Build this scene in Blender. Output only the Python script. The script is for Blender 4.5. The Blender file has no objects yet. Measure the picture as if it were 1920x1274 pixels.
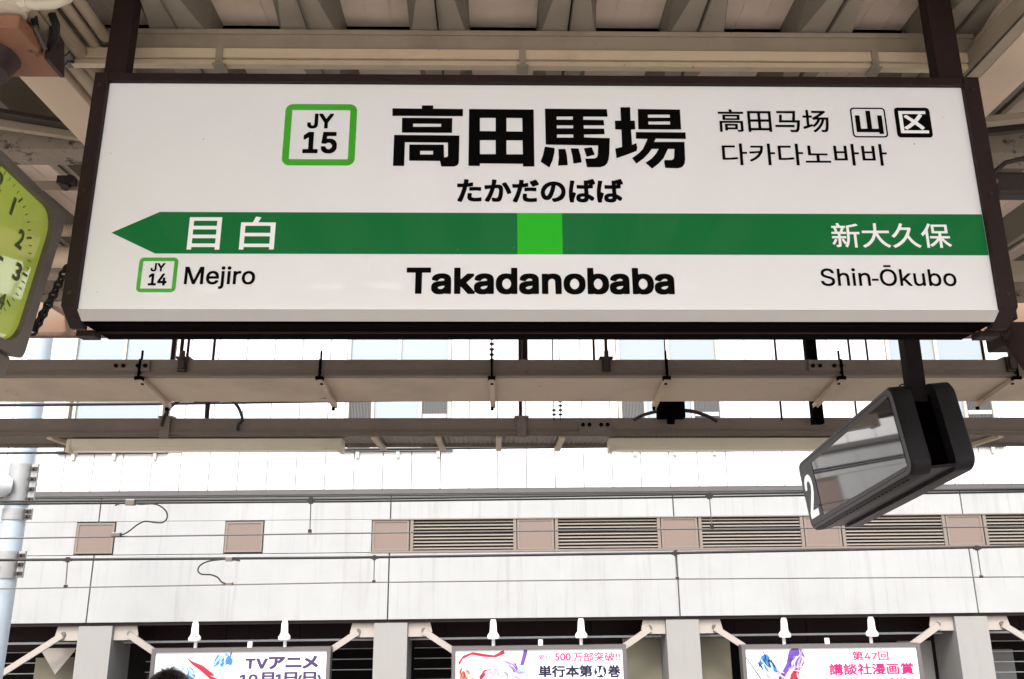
import bpy, bmesh, math, random
from mathutils import Vector, Matrix
from math import radians as R, sin, cos, pi
random.seed(7)
scene = bpy.context.scene
COL = scene.collection

# ---------------------------------------------------------------- camera, sky, sun, exposure
F_PX, PITCH, ROLL, YAW = 1597.4, 0.276135, -0.004141, 0.017129      # measured on the photograph (1920 px wide)
EYE = Vector((0, 0, 1.9))
_f = Vector((sin(YAW)*cos(PITCH), cos(YAW)*cos(PITCH), sin(PITCH)))
_r = Vector((cos(YAW), -sin(YAW), 0)); _u = _r.cross(_f)
CA = _r*cos(ROLL)+_u*sin(ROLL); CB = -_r*sin(ROLL)+_u*cos(ROLL)
cam_data = bpy.data.cameras.new('camera')
cam = bpy.data.objects.new('camera', cam_data); COL.objects.link(cam)
cam_data.sensor_width = 36; cam_data.lens = F_PX/1920*36
cam_data.clip_start = 0.05; cam_data.clip_end = 3000
mw = Matrix((CA, CB, -_f)).transposed().to_4x4(); mw.translation = EYE
cam.matrix_world = mw
scene.camera = cam

SUN_EL, SUN_AZ = R(50), R(192)          # azimuth clockwise from +Y: a veiled sun high behind the camera
world = bpy.data.worlds.new('World'); scene.world = world; world.use_nodes = True
wn = world.node_tree; bg = wn.nodes['Background']
sky = wn.nodes.new('ShaderNodeTexSky'); sky.sky_type = 'NISHITA'; sky.sun_disc = False
sky.sun_elevation = SUN_EL; sky.sun_rotation = SUN_AZ; sky.air_density = 1.0; sky.dust_density = 4.0; sky.ozone_density = 0.6
hs_ = wn.nodes.new('ShaderNodeHueSaturation'); hs_.inputs['Saturation'].default_value = .45      # veiled, nearly white sky
wn.links.new(sky.outputs[0], hs_.inputs['Color']); wn.links.new(hs_.outputs[0], bg.inputs[0]); bg.inputs[1].default_value = 0.13
sd = bpy.data.lights.new('sun', 'SUN'); sd.energy = 1.0; sd.angle = R(14); sd.color = (1, 0.965, 0.92)
sun = bpy.data.objects.new('sun', sd); COL.objects.link(sun)
sdir = Vector((sin(SUN_AZ)*cos(SUN_EL), cos(SUN_AZ)*cos(SUN_EL), sin(SUN_EL)))
sun.rotation_euler = sdir.to_track_quat('Z', 'Y').to_euler(); sun.location = (0, -20, 30)
scene.view_settings.view_transform = 'Standard'; scene.view_settings.look = 'None'
scene.view_settings.exposure = 1.7; scene.view_settings.gamma = 1; scene.view_settings.use_curve_mapping = False

# ---------------------------------------------------------------- helpers
def ray(x, y): return CA*((x-960)/F_PX)+CB*((637-y)/F_PX)+_f
def PY(x, y, Y):                       # the point seen at a pixel on the upright plane at distance Y
    d = ray(x, y); return EYE+d*(Y/d.y)
def PZ(x, y, Z):
    d = ray(x, y); return EYE+d*((Z-1.9)/d.z)

class MB:
    def __init__(s): s.v = []; s.f = []; s.m = []; s.mi = 0
    def add(s, vs, fs):
        n = len(s.v); s.v += [Vector(v) for v in vs]; s.f += [tuple(i+n for i in f) for f in fs]; s.m += [s.mi]*len(fs); return s
    def box(s, x0, x1, y0, y1, z0, z1):
        return s.add([(x0,y0,z0),(x1,y0,z0),(x1,y1,z0),(x0,y1,z0),(x0,y0,z1),(x1,y0,z1),(x1,y1,z1),(x0,y1,z1)],
              [(0,3,2,1),(4,5,6,7),(0,1,5,4),(1,2,6,5),(2,3,7,6),(3,0,4,7)])
    def bar(s, a, b, w, h, up=(0,0,1)):     # rectangular bar from a to b
        a = Vector(a); b = Vector(b); d = (b-a).normalized(); u = Vector(up); sd = d.cross(u).normalized(); u = sd.cross(d).normalized()
        c = [sd*(-w/2)+u*(-h/2), sd*(w/2)+u*(-h/2), sd*(w/2)+u*(h/2), sd*(-w/2)+u*(h/2)]
        return s.add([a+k for k in c]+[b+k for k in c], [(0,3,2,1)[::-1],(4,5,6,7)[::-1],(0,1,5,4)[::-1],(1,2,6,5)[::-1],(2,3,7,6)[::-1],(3,0,4,7)[::-1]])
    def tube(s, pts, r, n=10, caps=True):
        pts = [Vector(p) for p in pts]; rings = []; rr = r if isinstance(r, (list, tuple)) else [r]*len(pts)
        ref = None
        for i, p in enumerate(pts):
            t = (pts[min(i+1, len(pts)-1)]-pts[max(i-1, 0)]).normalized()
            if ref is None:
                ref = Vector((0,0,1)) if abs(t.z) < .9 else Vector((1,0,0))
            a = t.cross(ref).normalized(); b = a.cross(t).normalized(); ref = b
            rings.append([p+a*(rr[i]*cos(2*pi*k/n))+b*(rr[i]*sin(2*pi*k/n)) for k in range(n)])
        vs = [v for q in rings for v in q]; fs = []
        for i in range(len(pts)-1):
            for k in range(n):
                fs.append((i*n+k, i*n+(k+1) % n, (i+1)*n+(k+1) % n, (i+1)*n+k))
        if caps: fs += [tuple(range(n))[::-1], tuple(range((len(pts)-1)*n, len(pts)*n))]
        return s.add(vs, fs)
    def prism(s, poly, ax, lo, hi):         # poly in the two other axes, extruded along axis ax
        def mk(p, t):
            q = [p[0], p[1]]; q.insert(ax, t); return q
        n = len(poly)
        fs = [tuple(range(n))[::-1], tuple(range(n, 2*n))]+[(i, (i+1) % n, n+(i+1) % n, n+i) for i in range(n)]
        return s.add([mk(p, lo) for p in poly]+[mk(p, hi) for p in poly], fs)
    def cyl(s, c, r, h, n=16, ax=2, r2=None):
        c = Vector(c); e = Vector((0,0,0)); e[ax] = h
        return s.tube([c, c+e], [r, r if r2 is None else r2], n)
    def sphere(s, c, r, nu=12, nv=8, sc=(1,1,1)):
        vs = []; fs = []
        for j in range(nv+1):
            for i in range(nu):
                a = pi*j/nv; b = 2*pi*i/nu; vs.append(Vector(c)+Vector((r*sc[0]*sin(a)*cos(b), r*sc[1]*sin(a)*sin(b), r*sc[2]*cos(a))))
        for j in range(nv):
            for i in range(nu): fs.append((j*nu+i, (j+1)*nu+i, (j+1)*nu+(i+1) % nu, j*nu+(i+1) % nu))
        return s.add(vs, fs)
RM = {}
def thing(name, label, cat, loc=(0,0,0), rot=None, group=None, kind=None):
    o = bpy.data.objects.new(name, None); COL.objects.link(o); o.empty_display_size = .2
    m = Matrix.Translation(loc) if not isinstance(loc, Matrix) else loc
    if rot: m = m @ rot.to_4x4() if isinstance(rot, Matrix) else m @ Matrix.Rotation(rot[1], 4, rot[0])
    o.matrix_world = m; RM[o.name] = m
    if label: o['label'] = label
    if cat: o['category'] = cat
    if group: o['group'] = group
    if kind: o['kind'] = kind
    return o
def put(name, mb, mat, parent=None, local=False, smooth=False, bevel=0, label=None, cat=None, group=None, kind=None, seg=2):
    """link one mesh object; world coordinates are brought into the parent's frame unless local"""
    vs = mb.v; org = Vector((0,0,0)); M = Matrix()
    if parent is not None: M = RM[parent.name]
    if parent is not None and not local:
        inv = M.inverted(); vs = [inv @ v for v in vs]
    elif parent is None:
        lo = Vector([min(v[i] for v in vs) for i in range(3)]); hi = Vector([max(v[i] for v in vs) for i in range(3)])
        org = Vector(((lo.x+hi.x)/2, (lo.y+hi.y)/2, lo.z)); vs = [v-org for v in vs]
    me = bpy.data.meshes.new(name); me.from_pydata([tuple(v) for v in vs], [], mb.f)
    mats = mat if isinstance(mat, (list, tuple)) else [mat]
    for m in mats: me.materials.append(m)
    if len(mats) > 1: me.polygons.foreach_set('material_index', mb.m)
    bm = bmesh.new(); bm.from_mesh(me)
    bmesh.ops.recalc_face_normals(bm, faces=bm.faces)
    if bevel:
        bmesh.ops.bevel(bm, geom=[e for e in bm.edges if len(e.link_faces) == 2 and e.calc_face_angle(0) > .6], offset=bevel, segments=seg, affect='EDGES', profile=.6)
    if smooth:
        for f in bm.faces: f.smooth = True
        for e in bm.edges:
            if len(e.link_faces) == 2 and e.calc_face_angle(0) > .75: e.smooth = False
    bm.to_mesh(me); bm.free()
    o = bpy.data.objects.new(name, me); COL.objects.link(o)
    if parent is not None: o.parent = parent; RM[o.name] = M
    else: o.location = org; RM[o.name] = Matrix()
    if label: o['label'] = label
    if cat: o['category'] = cat
    if group: o['group'] = group
    if kind: o['kind'] = kind
    return o
def dup(root, dloc, label=None):
    """copy a thing with its parts and sub-parts"""
    def cp(o, par):
        c = o.copy(); COL.objects.link(c)
        if par is not None: c.parent = par
        for ch in [k for k in KIDS.get(o.name, [])]: cp(ch, c)
        return c
    KIDS = {}
    for o in bpy.data.objects:
        if o.parent: KIDS.setdefault(o.parent.name, []).append(o)
    c = cp(root, None); c.location = root.location+Vector(dloc)
    if label: c['label'] = label
    return c
def share(o, dloc, parent=None, name=None):
    c = o.copy(); COL.objects.link(c); c.location = o.location+Vector(dloc)
    RM[c.name] = RM.get(o.name, Matrix())
    return c

# ---------------------------------------------------------------- materials
def srgb(r, g, b):
    f = lambda c: (c/255/12.92) if c/255 <= .04045 else ((c/255+.055)/1.055)**2.4
    return (f(r), f(g), f(b), 1)
def mat(name, col, rough=.6, metal=0, var=.12, scale=6, bump=0, bscale=40, rust=0, rustcol=(.16,.06,.025,1), rscale=3, streak=0, coat=0, emit=0, spec=.5, dirt=(.12,.10,.08,1), dirtamt=0, dscale=1.5, trans=0):
    m = bpy.data.materials.new(name); m.use_nodes = True; nt = m.node_tree; N = nt.nodes; L = nt.links
    b = N['Principled BSDF']; b.inputs['Roughness'].default_value = rough; b.inputs['Metallic'].default_value = metal
    b.inputs['Coat Weight'].default_value = coat; b.inputs['Coat Roughness'].default_value = .04; b.inputs['Specular IOR Level'].default_value = spec
    tc = N.new('ShaderNodeTexCoord'); cur = None
    def noise(sc, det=6, vec=None, r=.6):
        n = N.new('ShaderNodeTexNoise'); n.inputs['Scale'].default_value = sc; n.inputs['Detail'].default_value = det; n.inputs['Roughness'].default_value = r
        L.new(vec or tc.outputs['Object'], n.inputs['Vector']); return n.outputs['Fac']
    def ramp(sock, a, c):
        r = N.new('ShaderNodeValToRGB'); r.color_ramp.elements[0].position = a; r.color_ramp.elements[1].position = c; L.new(sock, r.inputs[0]); return r.outputs[0]
    def mix(fac, a, c):
        x = N.new('ShaderNodeMix'); x.data_type = 'RGBA'; L.new(fac, x.inputs[0])
        if isinstance(a, tuple): x.inputs[6].default_value = a
        else: L.new(a, x.inputs[6])
        if isinstance(c, tuple): x.inputs[7].default_value = c
        else: L.new(c, x.inputs[7])
        return x.outputs[2]
    dk = tuple(c*(1-var*1.6) for c in col[:3])+(1,); lt = tuple(min(1, c*(1+var*.7)) for c in col[:3])+(1,)
    cur = mix(noise(scale), dk, lt) if var else None
    if streak:
        mp = N.new('ShaderNodeMapping'); mp.inputs['Scale'].default_value = (3.5, 3.5, .18); L.new(tc.outputs['Object'], mp.inputs[0])
        s = ramp(noise(2.2, 8, mp.outputs[0], .65), .52, .78)
        mm = N.new('ShaderNodeMath'); mm.operation = 'MULTIPLY'; mm.inputs[1].default_value = streak; L.new(s, mm.inputs[0])
        cur = mix(mm.outputs[0], cur or col, dirt)
    if dirtamt:
        s = ramp(noise(dscale, 8), .5, .72)
        mm = N.new('ShaderNodeMath'); mm.operation = 'MULTIPLY'; mm.inputs[1].default_value = dirtamt; L.new(s, mm.inputs[0])
        cur = mix(mm.outputs[0], cur or col, dirt)
    if rust:
        s = ramp(noise(rscale, 10, None, .7), .68-rust*.3, .74-rust*.25)
        cur = mix(s, cur or col, rustcol)
    if cur is None: b.inputs['Base Color'].default_value = col
    else: L.new(cur, b.inputs['Base Color'])
    if emit:
        if cur is None: b.inputs['Emission Color'].default_value = col
        else: L.new(cur, b.inputs['Emission Color'])
        b.inputs['Emission Strength'].default_value = emit
    if bump:
        bp = N.new('ShaderNodeBump'); bp.inputs['Strength'].default_value = bump; bp.inputs['Distance'].default_value = .004
        L.new(noise(bscale, 6), bp.inputs['Height']); L.new(bp.outputs[0], b.inputs['Normal'])
    return m

M = {}
M['deck_hi'] = mat('deck_flange_lit', (.92,.77,.67,1), .55, var=.04, scale=2, dirtamt=.12, bump=.15)  # deck light and shade put into its tones: upper flange lightened
M['deck_web'] = mat('deck_web_shaded', (.21,.185,.15,1), .6, var=.10, scale=3, dirtamt=.25, bump=.15)  # web darkened to carry the shade between the flanges
M['deck_low'] = mat('deck_seam_mid_shade', (.38,.335,.285,1), .6, var=.10, scale=3, dirtamt=.2)  # between the two, paler than the web so the V shading shows
M['beam_paint'] = mat('cream_steel_paint', (.37,.31,.235,1), .5, var=.10, scale=5, rust=.12, rscale=22, dirtamt=.35, dscale=4, bump=.2)
M['raceway'] = mat('cream_raceway_paint', (.72,.59,.42,1), .5, var=.07, scale=6, rust=.08, rscale=25, dirtamt=.2, dscale=6)
M['beam_pink'] = mat('cream_girder_paint', (.68,.54,.41,1), .55, var=.05, scale=4, dirtamt=.15, dscale=3, bump=.1)
M['beam_rusty'] = mat('peeling_rusty_paint', (.30,.25,.20,1), .8, var=.2, scale=12, rust=.45, rscale=14, rustcol=(.05,.03,.02,1), bump=.6, bscale=60)
M['fascia'] = mat('peach_fascia_paint', (.27,.165,.11,1), .6, var=.07, streak=.5, dirt=(.32,.14,.06,1), bump=.1)
M['fascia_rust'] = mat('rusted_edge', (.25,.16,.11,1), .8, var=.2, scale=10, rust=.45, rscale=16, bump=.6)
M['rack'] = mat('brown_grey_channel_paint', (.195,.158,.13,1), .6, var=.16, scale=6, dirtamt=.55, dscale=3, rust=.14, rscale=9, streak=.3, bump=.2)
M['rack_light'] = mat('beige_tray_paint', (.55,.45,.345,1), .6, var=.07, scale=2.5, dirtamt=.38, dscale=1.6, rust=.05, rscale=8, bump=.1)
M['lamp_body'] = mat('white_fixture_enamel', (.72,.66,.54,1), .45, var=.05, scale=5, dirtamt=.15, rust=.02, rscale=12)
M['bronze'] = mat('dark_bronze_frame', (.026,.014,.014,1), .55, 0, spec=.25, var=.25, scale=8, bump=.15, rust=.06, rscale=30, rustcol=(.06,.03,.02,1))
M['black_steel'] = mat('black_steel', (.0015,.0006,.0006,1), .95, spec=.03, var=.2)
M['post'] = mat('dark_post_paint', (.028,.014,.014,1), .7, 0, spec=.2, var=.2, scale=15, rust=.05, rscale=25, rustcol=(.05,.02,.012,1))
M['post_black'] = mat('black_post_paint', (.010,.006,.007,1), .7, 0, spec=.2, var=.2)
M['number_brightened'] = mat('brightened_white_number', (.85,.85,.83,1), .5, var=0, emit=.22)  # glow added to brighten the white numeral
M['blind_streak'] = mat('white_blind_and_streak', (.60,.60,.58,1), .7, var=.03)  # for blind bands and for painted reflection streaks
M['steel_dark'] = mat('weathered_dark_steel', (.045,.034,.030,1), .55, .3, var=.2, rust=.12, rscale=20)
M['acrylic'] = mat('white_acrylic', (.79,.805,.83,1), .38, var=.03, scale=1.3, coat=.5, emit=.06)
M['shaded_acrylic'] = mat('shaded_acrylic_edge', (.60,.60,.60,1), .4, var=.03, coat=.4)  # shade of the downward bevel put into a greyer acrylic
M['green'] = mat('dark_green_film', srgb(4,108,53), .5, var=.03, scale=2, coat=.25, spec=.2, emit=.06)
M['lime'] = mat('lime_green_film', srgb(36,172,34), .5, var=0, coat=.25, spec=.2, emit=.10)
M['lime2'] = mat('bright_green_film', srgb(52,160,28), .35, var=0, coat=.55, emit=.08)
M['ink'] = mat('black_film', (.001,.001,.001,1), .7, var=0, coat=.0, spec=.08)
M['white_film'] = mat('white_film', (.77,.78,.79,1), .38, var=0, coat=.5, emit=.10)
M['pipe_beige'] = mat('beige_conduit_pvc', (.48,.385,.275,1), .5, var=.08, scale=8, dirtamt=.3, dscale=6)
M['cable'] = mat('black_cable', (.012,.010,.010,1), .6, var=.2)
M['clamp'] = mat('grey_clamp_metal', (.22,.20,.18,1), .4, .8, var=.2)
M['rust_plate'] = mat('orange_rusty_plate', (.36,.17,.10,1), .7, var=.25, scale=14, rust=.3, rscale=8, rustcol=(.06,.022,.018,1), bump=.3)
M['flange'] = mat('dark_oxide_paint', (.07,.04,.04,1), .55, .2, var=.3, scale=18, rust=.25, rscale=16, rustcol=(.02,.012,.012,1))
M['clock_frame'] = mat('grey_brown_clock_case', (.17,.15,.13,1), .5, .1, var=.1)
M['clock_face'] = mat('yellow_green_lit_dial', (.36,.45,.05,1), .3, var=.12, scale=1.5, coat=1, emit=.15)
M['clock_face'].node_tree.nodes['Principled BSDF'].inputs['Coat IOR'].default_value = 1.9
M['clock_ink'] = mat('dark_green_numeral_paint', (.06,.10,.02,1), .5, var=0)
M['mon'] = mat('charcoal_monitor_case', (.019,.018,.022,1), .45, var=.05, spec=.22)
M['mon_face'] = mat('slate_bezel', (.115,.115,.12,1), .5, var=.04, spec=.25)
M['glass_screen'] = mat('dark_screen_glass', (.02,.021,.020,1), .03, var=0, spec=1.0, coat=1)
M['white_paint'] = mat('white_marking', (.92,.92,.90,1), .5, var=0)
# building
M['concrete'] = mat('pale_painted_concrete', (.33,.336,.336,1), .75, var=.08, scale=1.2, streak=.42, dirt=(.15,.145,.135,1), dirtamt=.12, dscale=.9, bump=.15, bscale=30)
M['cladding'] = mat('white_enamel_cladding', (.66,.66,.66,1), .45, var=.02, scale=1)
M['joint'] = mat('dark_joint_sealant', (.10,.095,.09,1), .8, var=.1)
M['flashing'] = mat('grey_metal_flashing', (.10,.095,.095,1), .5, .3, var=.15, scale=3)
M['louvre_frame'] = mat('tan_aluminium_frame', (.19,.155,.13,1), .5, .1, var=.07, scale=2)
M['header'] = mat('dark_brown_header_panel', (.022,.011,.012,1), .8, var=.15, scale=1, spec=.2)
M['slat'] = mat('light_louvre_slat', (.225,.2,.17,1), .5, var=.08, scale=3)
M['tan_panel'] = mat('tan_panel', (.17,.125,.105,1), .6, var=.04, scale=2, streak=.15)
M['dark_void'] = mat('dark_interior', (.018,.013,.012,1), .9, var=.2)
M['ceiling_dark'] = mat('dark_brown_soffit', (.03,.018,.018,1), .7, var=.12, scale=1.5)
M['olive'] = mat('olive_wall_panel', (.16,.145,.10,1), .6, var=.08, scale=1)
M['column'] = mat('light_column_plaster', (.25,.245,.235,1), .7, var=.05, scale=1.5, streak=.15)
M['win_glass'] = mat('pale_blue_window_glass', (.245,.285,.305,1), .06, var=.03, scale=.8, spec=.8)
M['win_frame'] = mat('cream_window_frame', (.45,.42,.36,1), .5, var=.04)
M['grille'] = mat('grey_vent_grille', (.12,.12,.12,1), .5, .3, var=.05)
M['strut'] = mat('off_white_strut_paint', (.33,.295,.265,1), .55, var=.06, scale=4, rust=.02, rscale=8)
M['board_frame'] = mat('grey_board_frame', (.12,.11,.11,1), .5, .2, var=.08)
M['poster'] = mat('white_poster_print', (.62,.63,.65,1), .45, var=0, emit=.1)
M['purple_ink'] = mat('dark_violet_print', srgb(72,60,92), .8, var=0, spec=.1)
M['navy_ink'] = mat('dark_navy_print', srgb(40,40,58), .8, var=0, spec=.1)
M['pink_ink'] = mat('pink_print', srgb(205,35,95), .8, var=0, spec=.1)
M['red_ink'] = mat('crimson_print', srgb(165,25,55), .5, var=.2, scale=12)
M['blue_ink'] = mat('sky_blue_print', srgb(50,115,175), .5, var=.25, scale=14)
M['violet_ink'] = mat('violet_print', srgb(95,65,155), .5, var=.25, scale=14)
M['pale_blue'] = mat('pale_blue_print', srgb(150,190,220), .7, var=.2, scale=14)
M['pale_violet'] = mat('pale_violet_print', srgb(150,128,190), .7, var=.15, scale=14)
M['pale_pink'] = mat('pale_pink_print', srgb(225,165,190), .7, var=.15, scale=14)
M['pale_peach'] = mat('pale_peach_print', srgb(222,190,168), .7, var=.15, scale=14)
M['pale_ink'] = mat('pale_lilac_print', srgb(205,200,222), .5, var=.15, scale=14)
M['pole_blue'] = mat('light_blue_pole_paint', (.36,.42,.47,1), .45, var=.07, scale=3, streak=.2)
M['pipe_white'] = mat('white_pipe_paint', (.50,.52,.54,1), .4, var=.05)
M['galv'] = mat('galvanised_bracket', (.33,.33,.33,1), .5, .3, var=.15)
M['wire'] = mat('copper_wire_patina', (.012,.011,.011,1), .7, 0, var=.1)
M['wire_pale'] = mat('pale_contact_wire', (.09,.088,.085,1), .6, 0, var=.1)
M['floor'] = mat('platform_paving', (.60,.56,.51,1), .8, var=.1, scale=3, bump=.2)
M['ballast'] = mat('track_ballast', (.30,.27,.24,1), .9, var=.3, scale=30, bump=.8, bscale=25)
M['ground'] = mat('asphalt_ground', (.22,.21,.20,1), .9, var=.15, scale=.5)
M['rail'] = mat('rail_steel', (.20,.17,.15,1), .4, .7, var=.1)
M['yellow'] = mat('yellow_tactile', (.62,.42,.05,1), .7, var=.08)
M['hair'] = mat('black_hair', (.012,.010,.010,1), .38, var=.3, scale=40, bump=.6, bscale=120)
M['skin'] = mat('skin', (.55,.36,.27,1), .5, var=.05)
M['coat'] = mat('navy_coat_cloth', (.03,.035,.06,1), .85, var=.1, bump=.3, bscale=90)
M['trousers'] = mat('grey_trousers_cloth', (.07,.07,.075,1), .85, var=.1)

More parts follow.
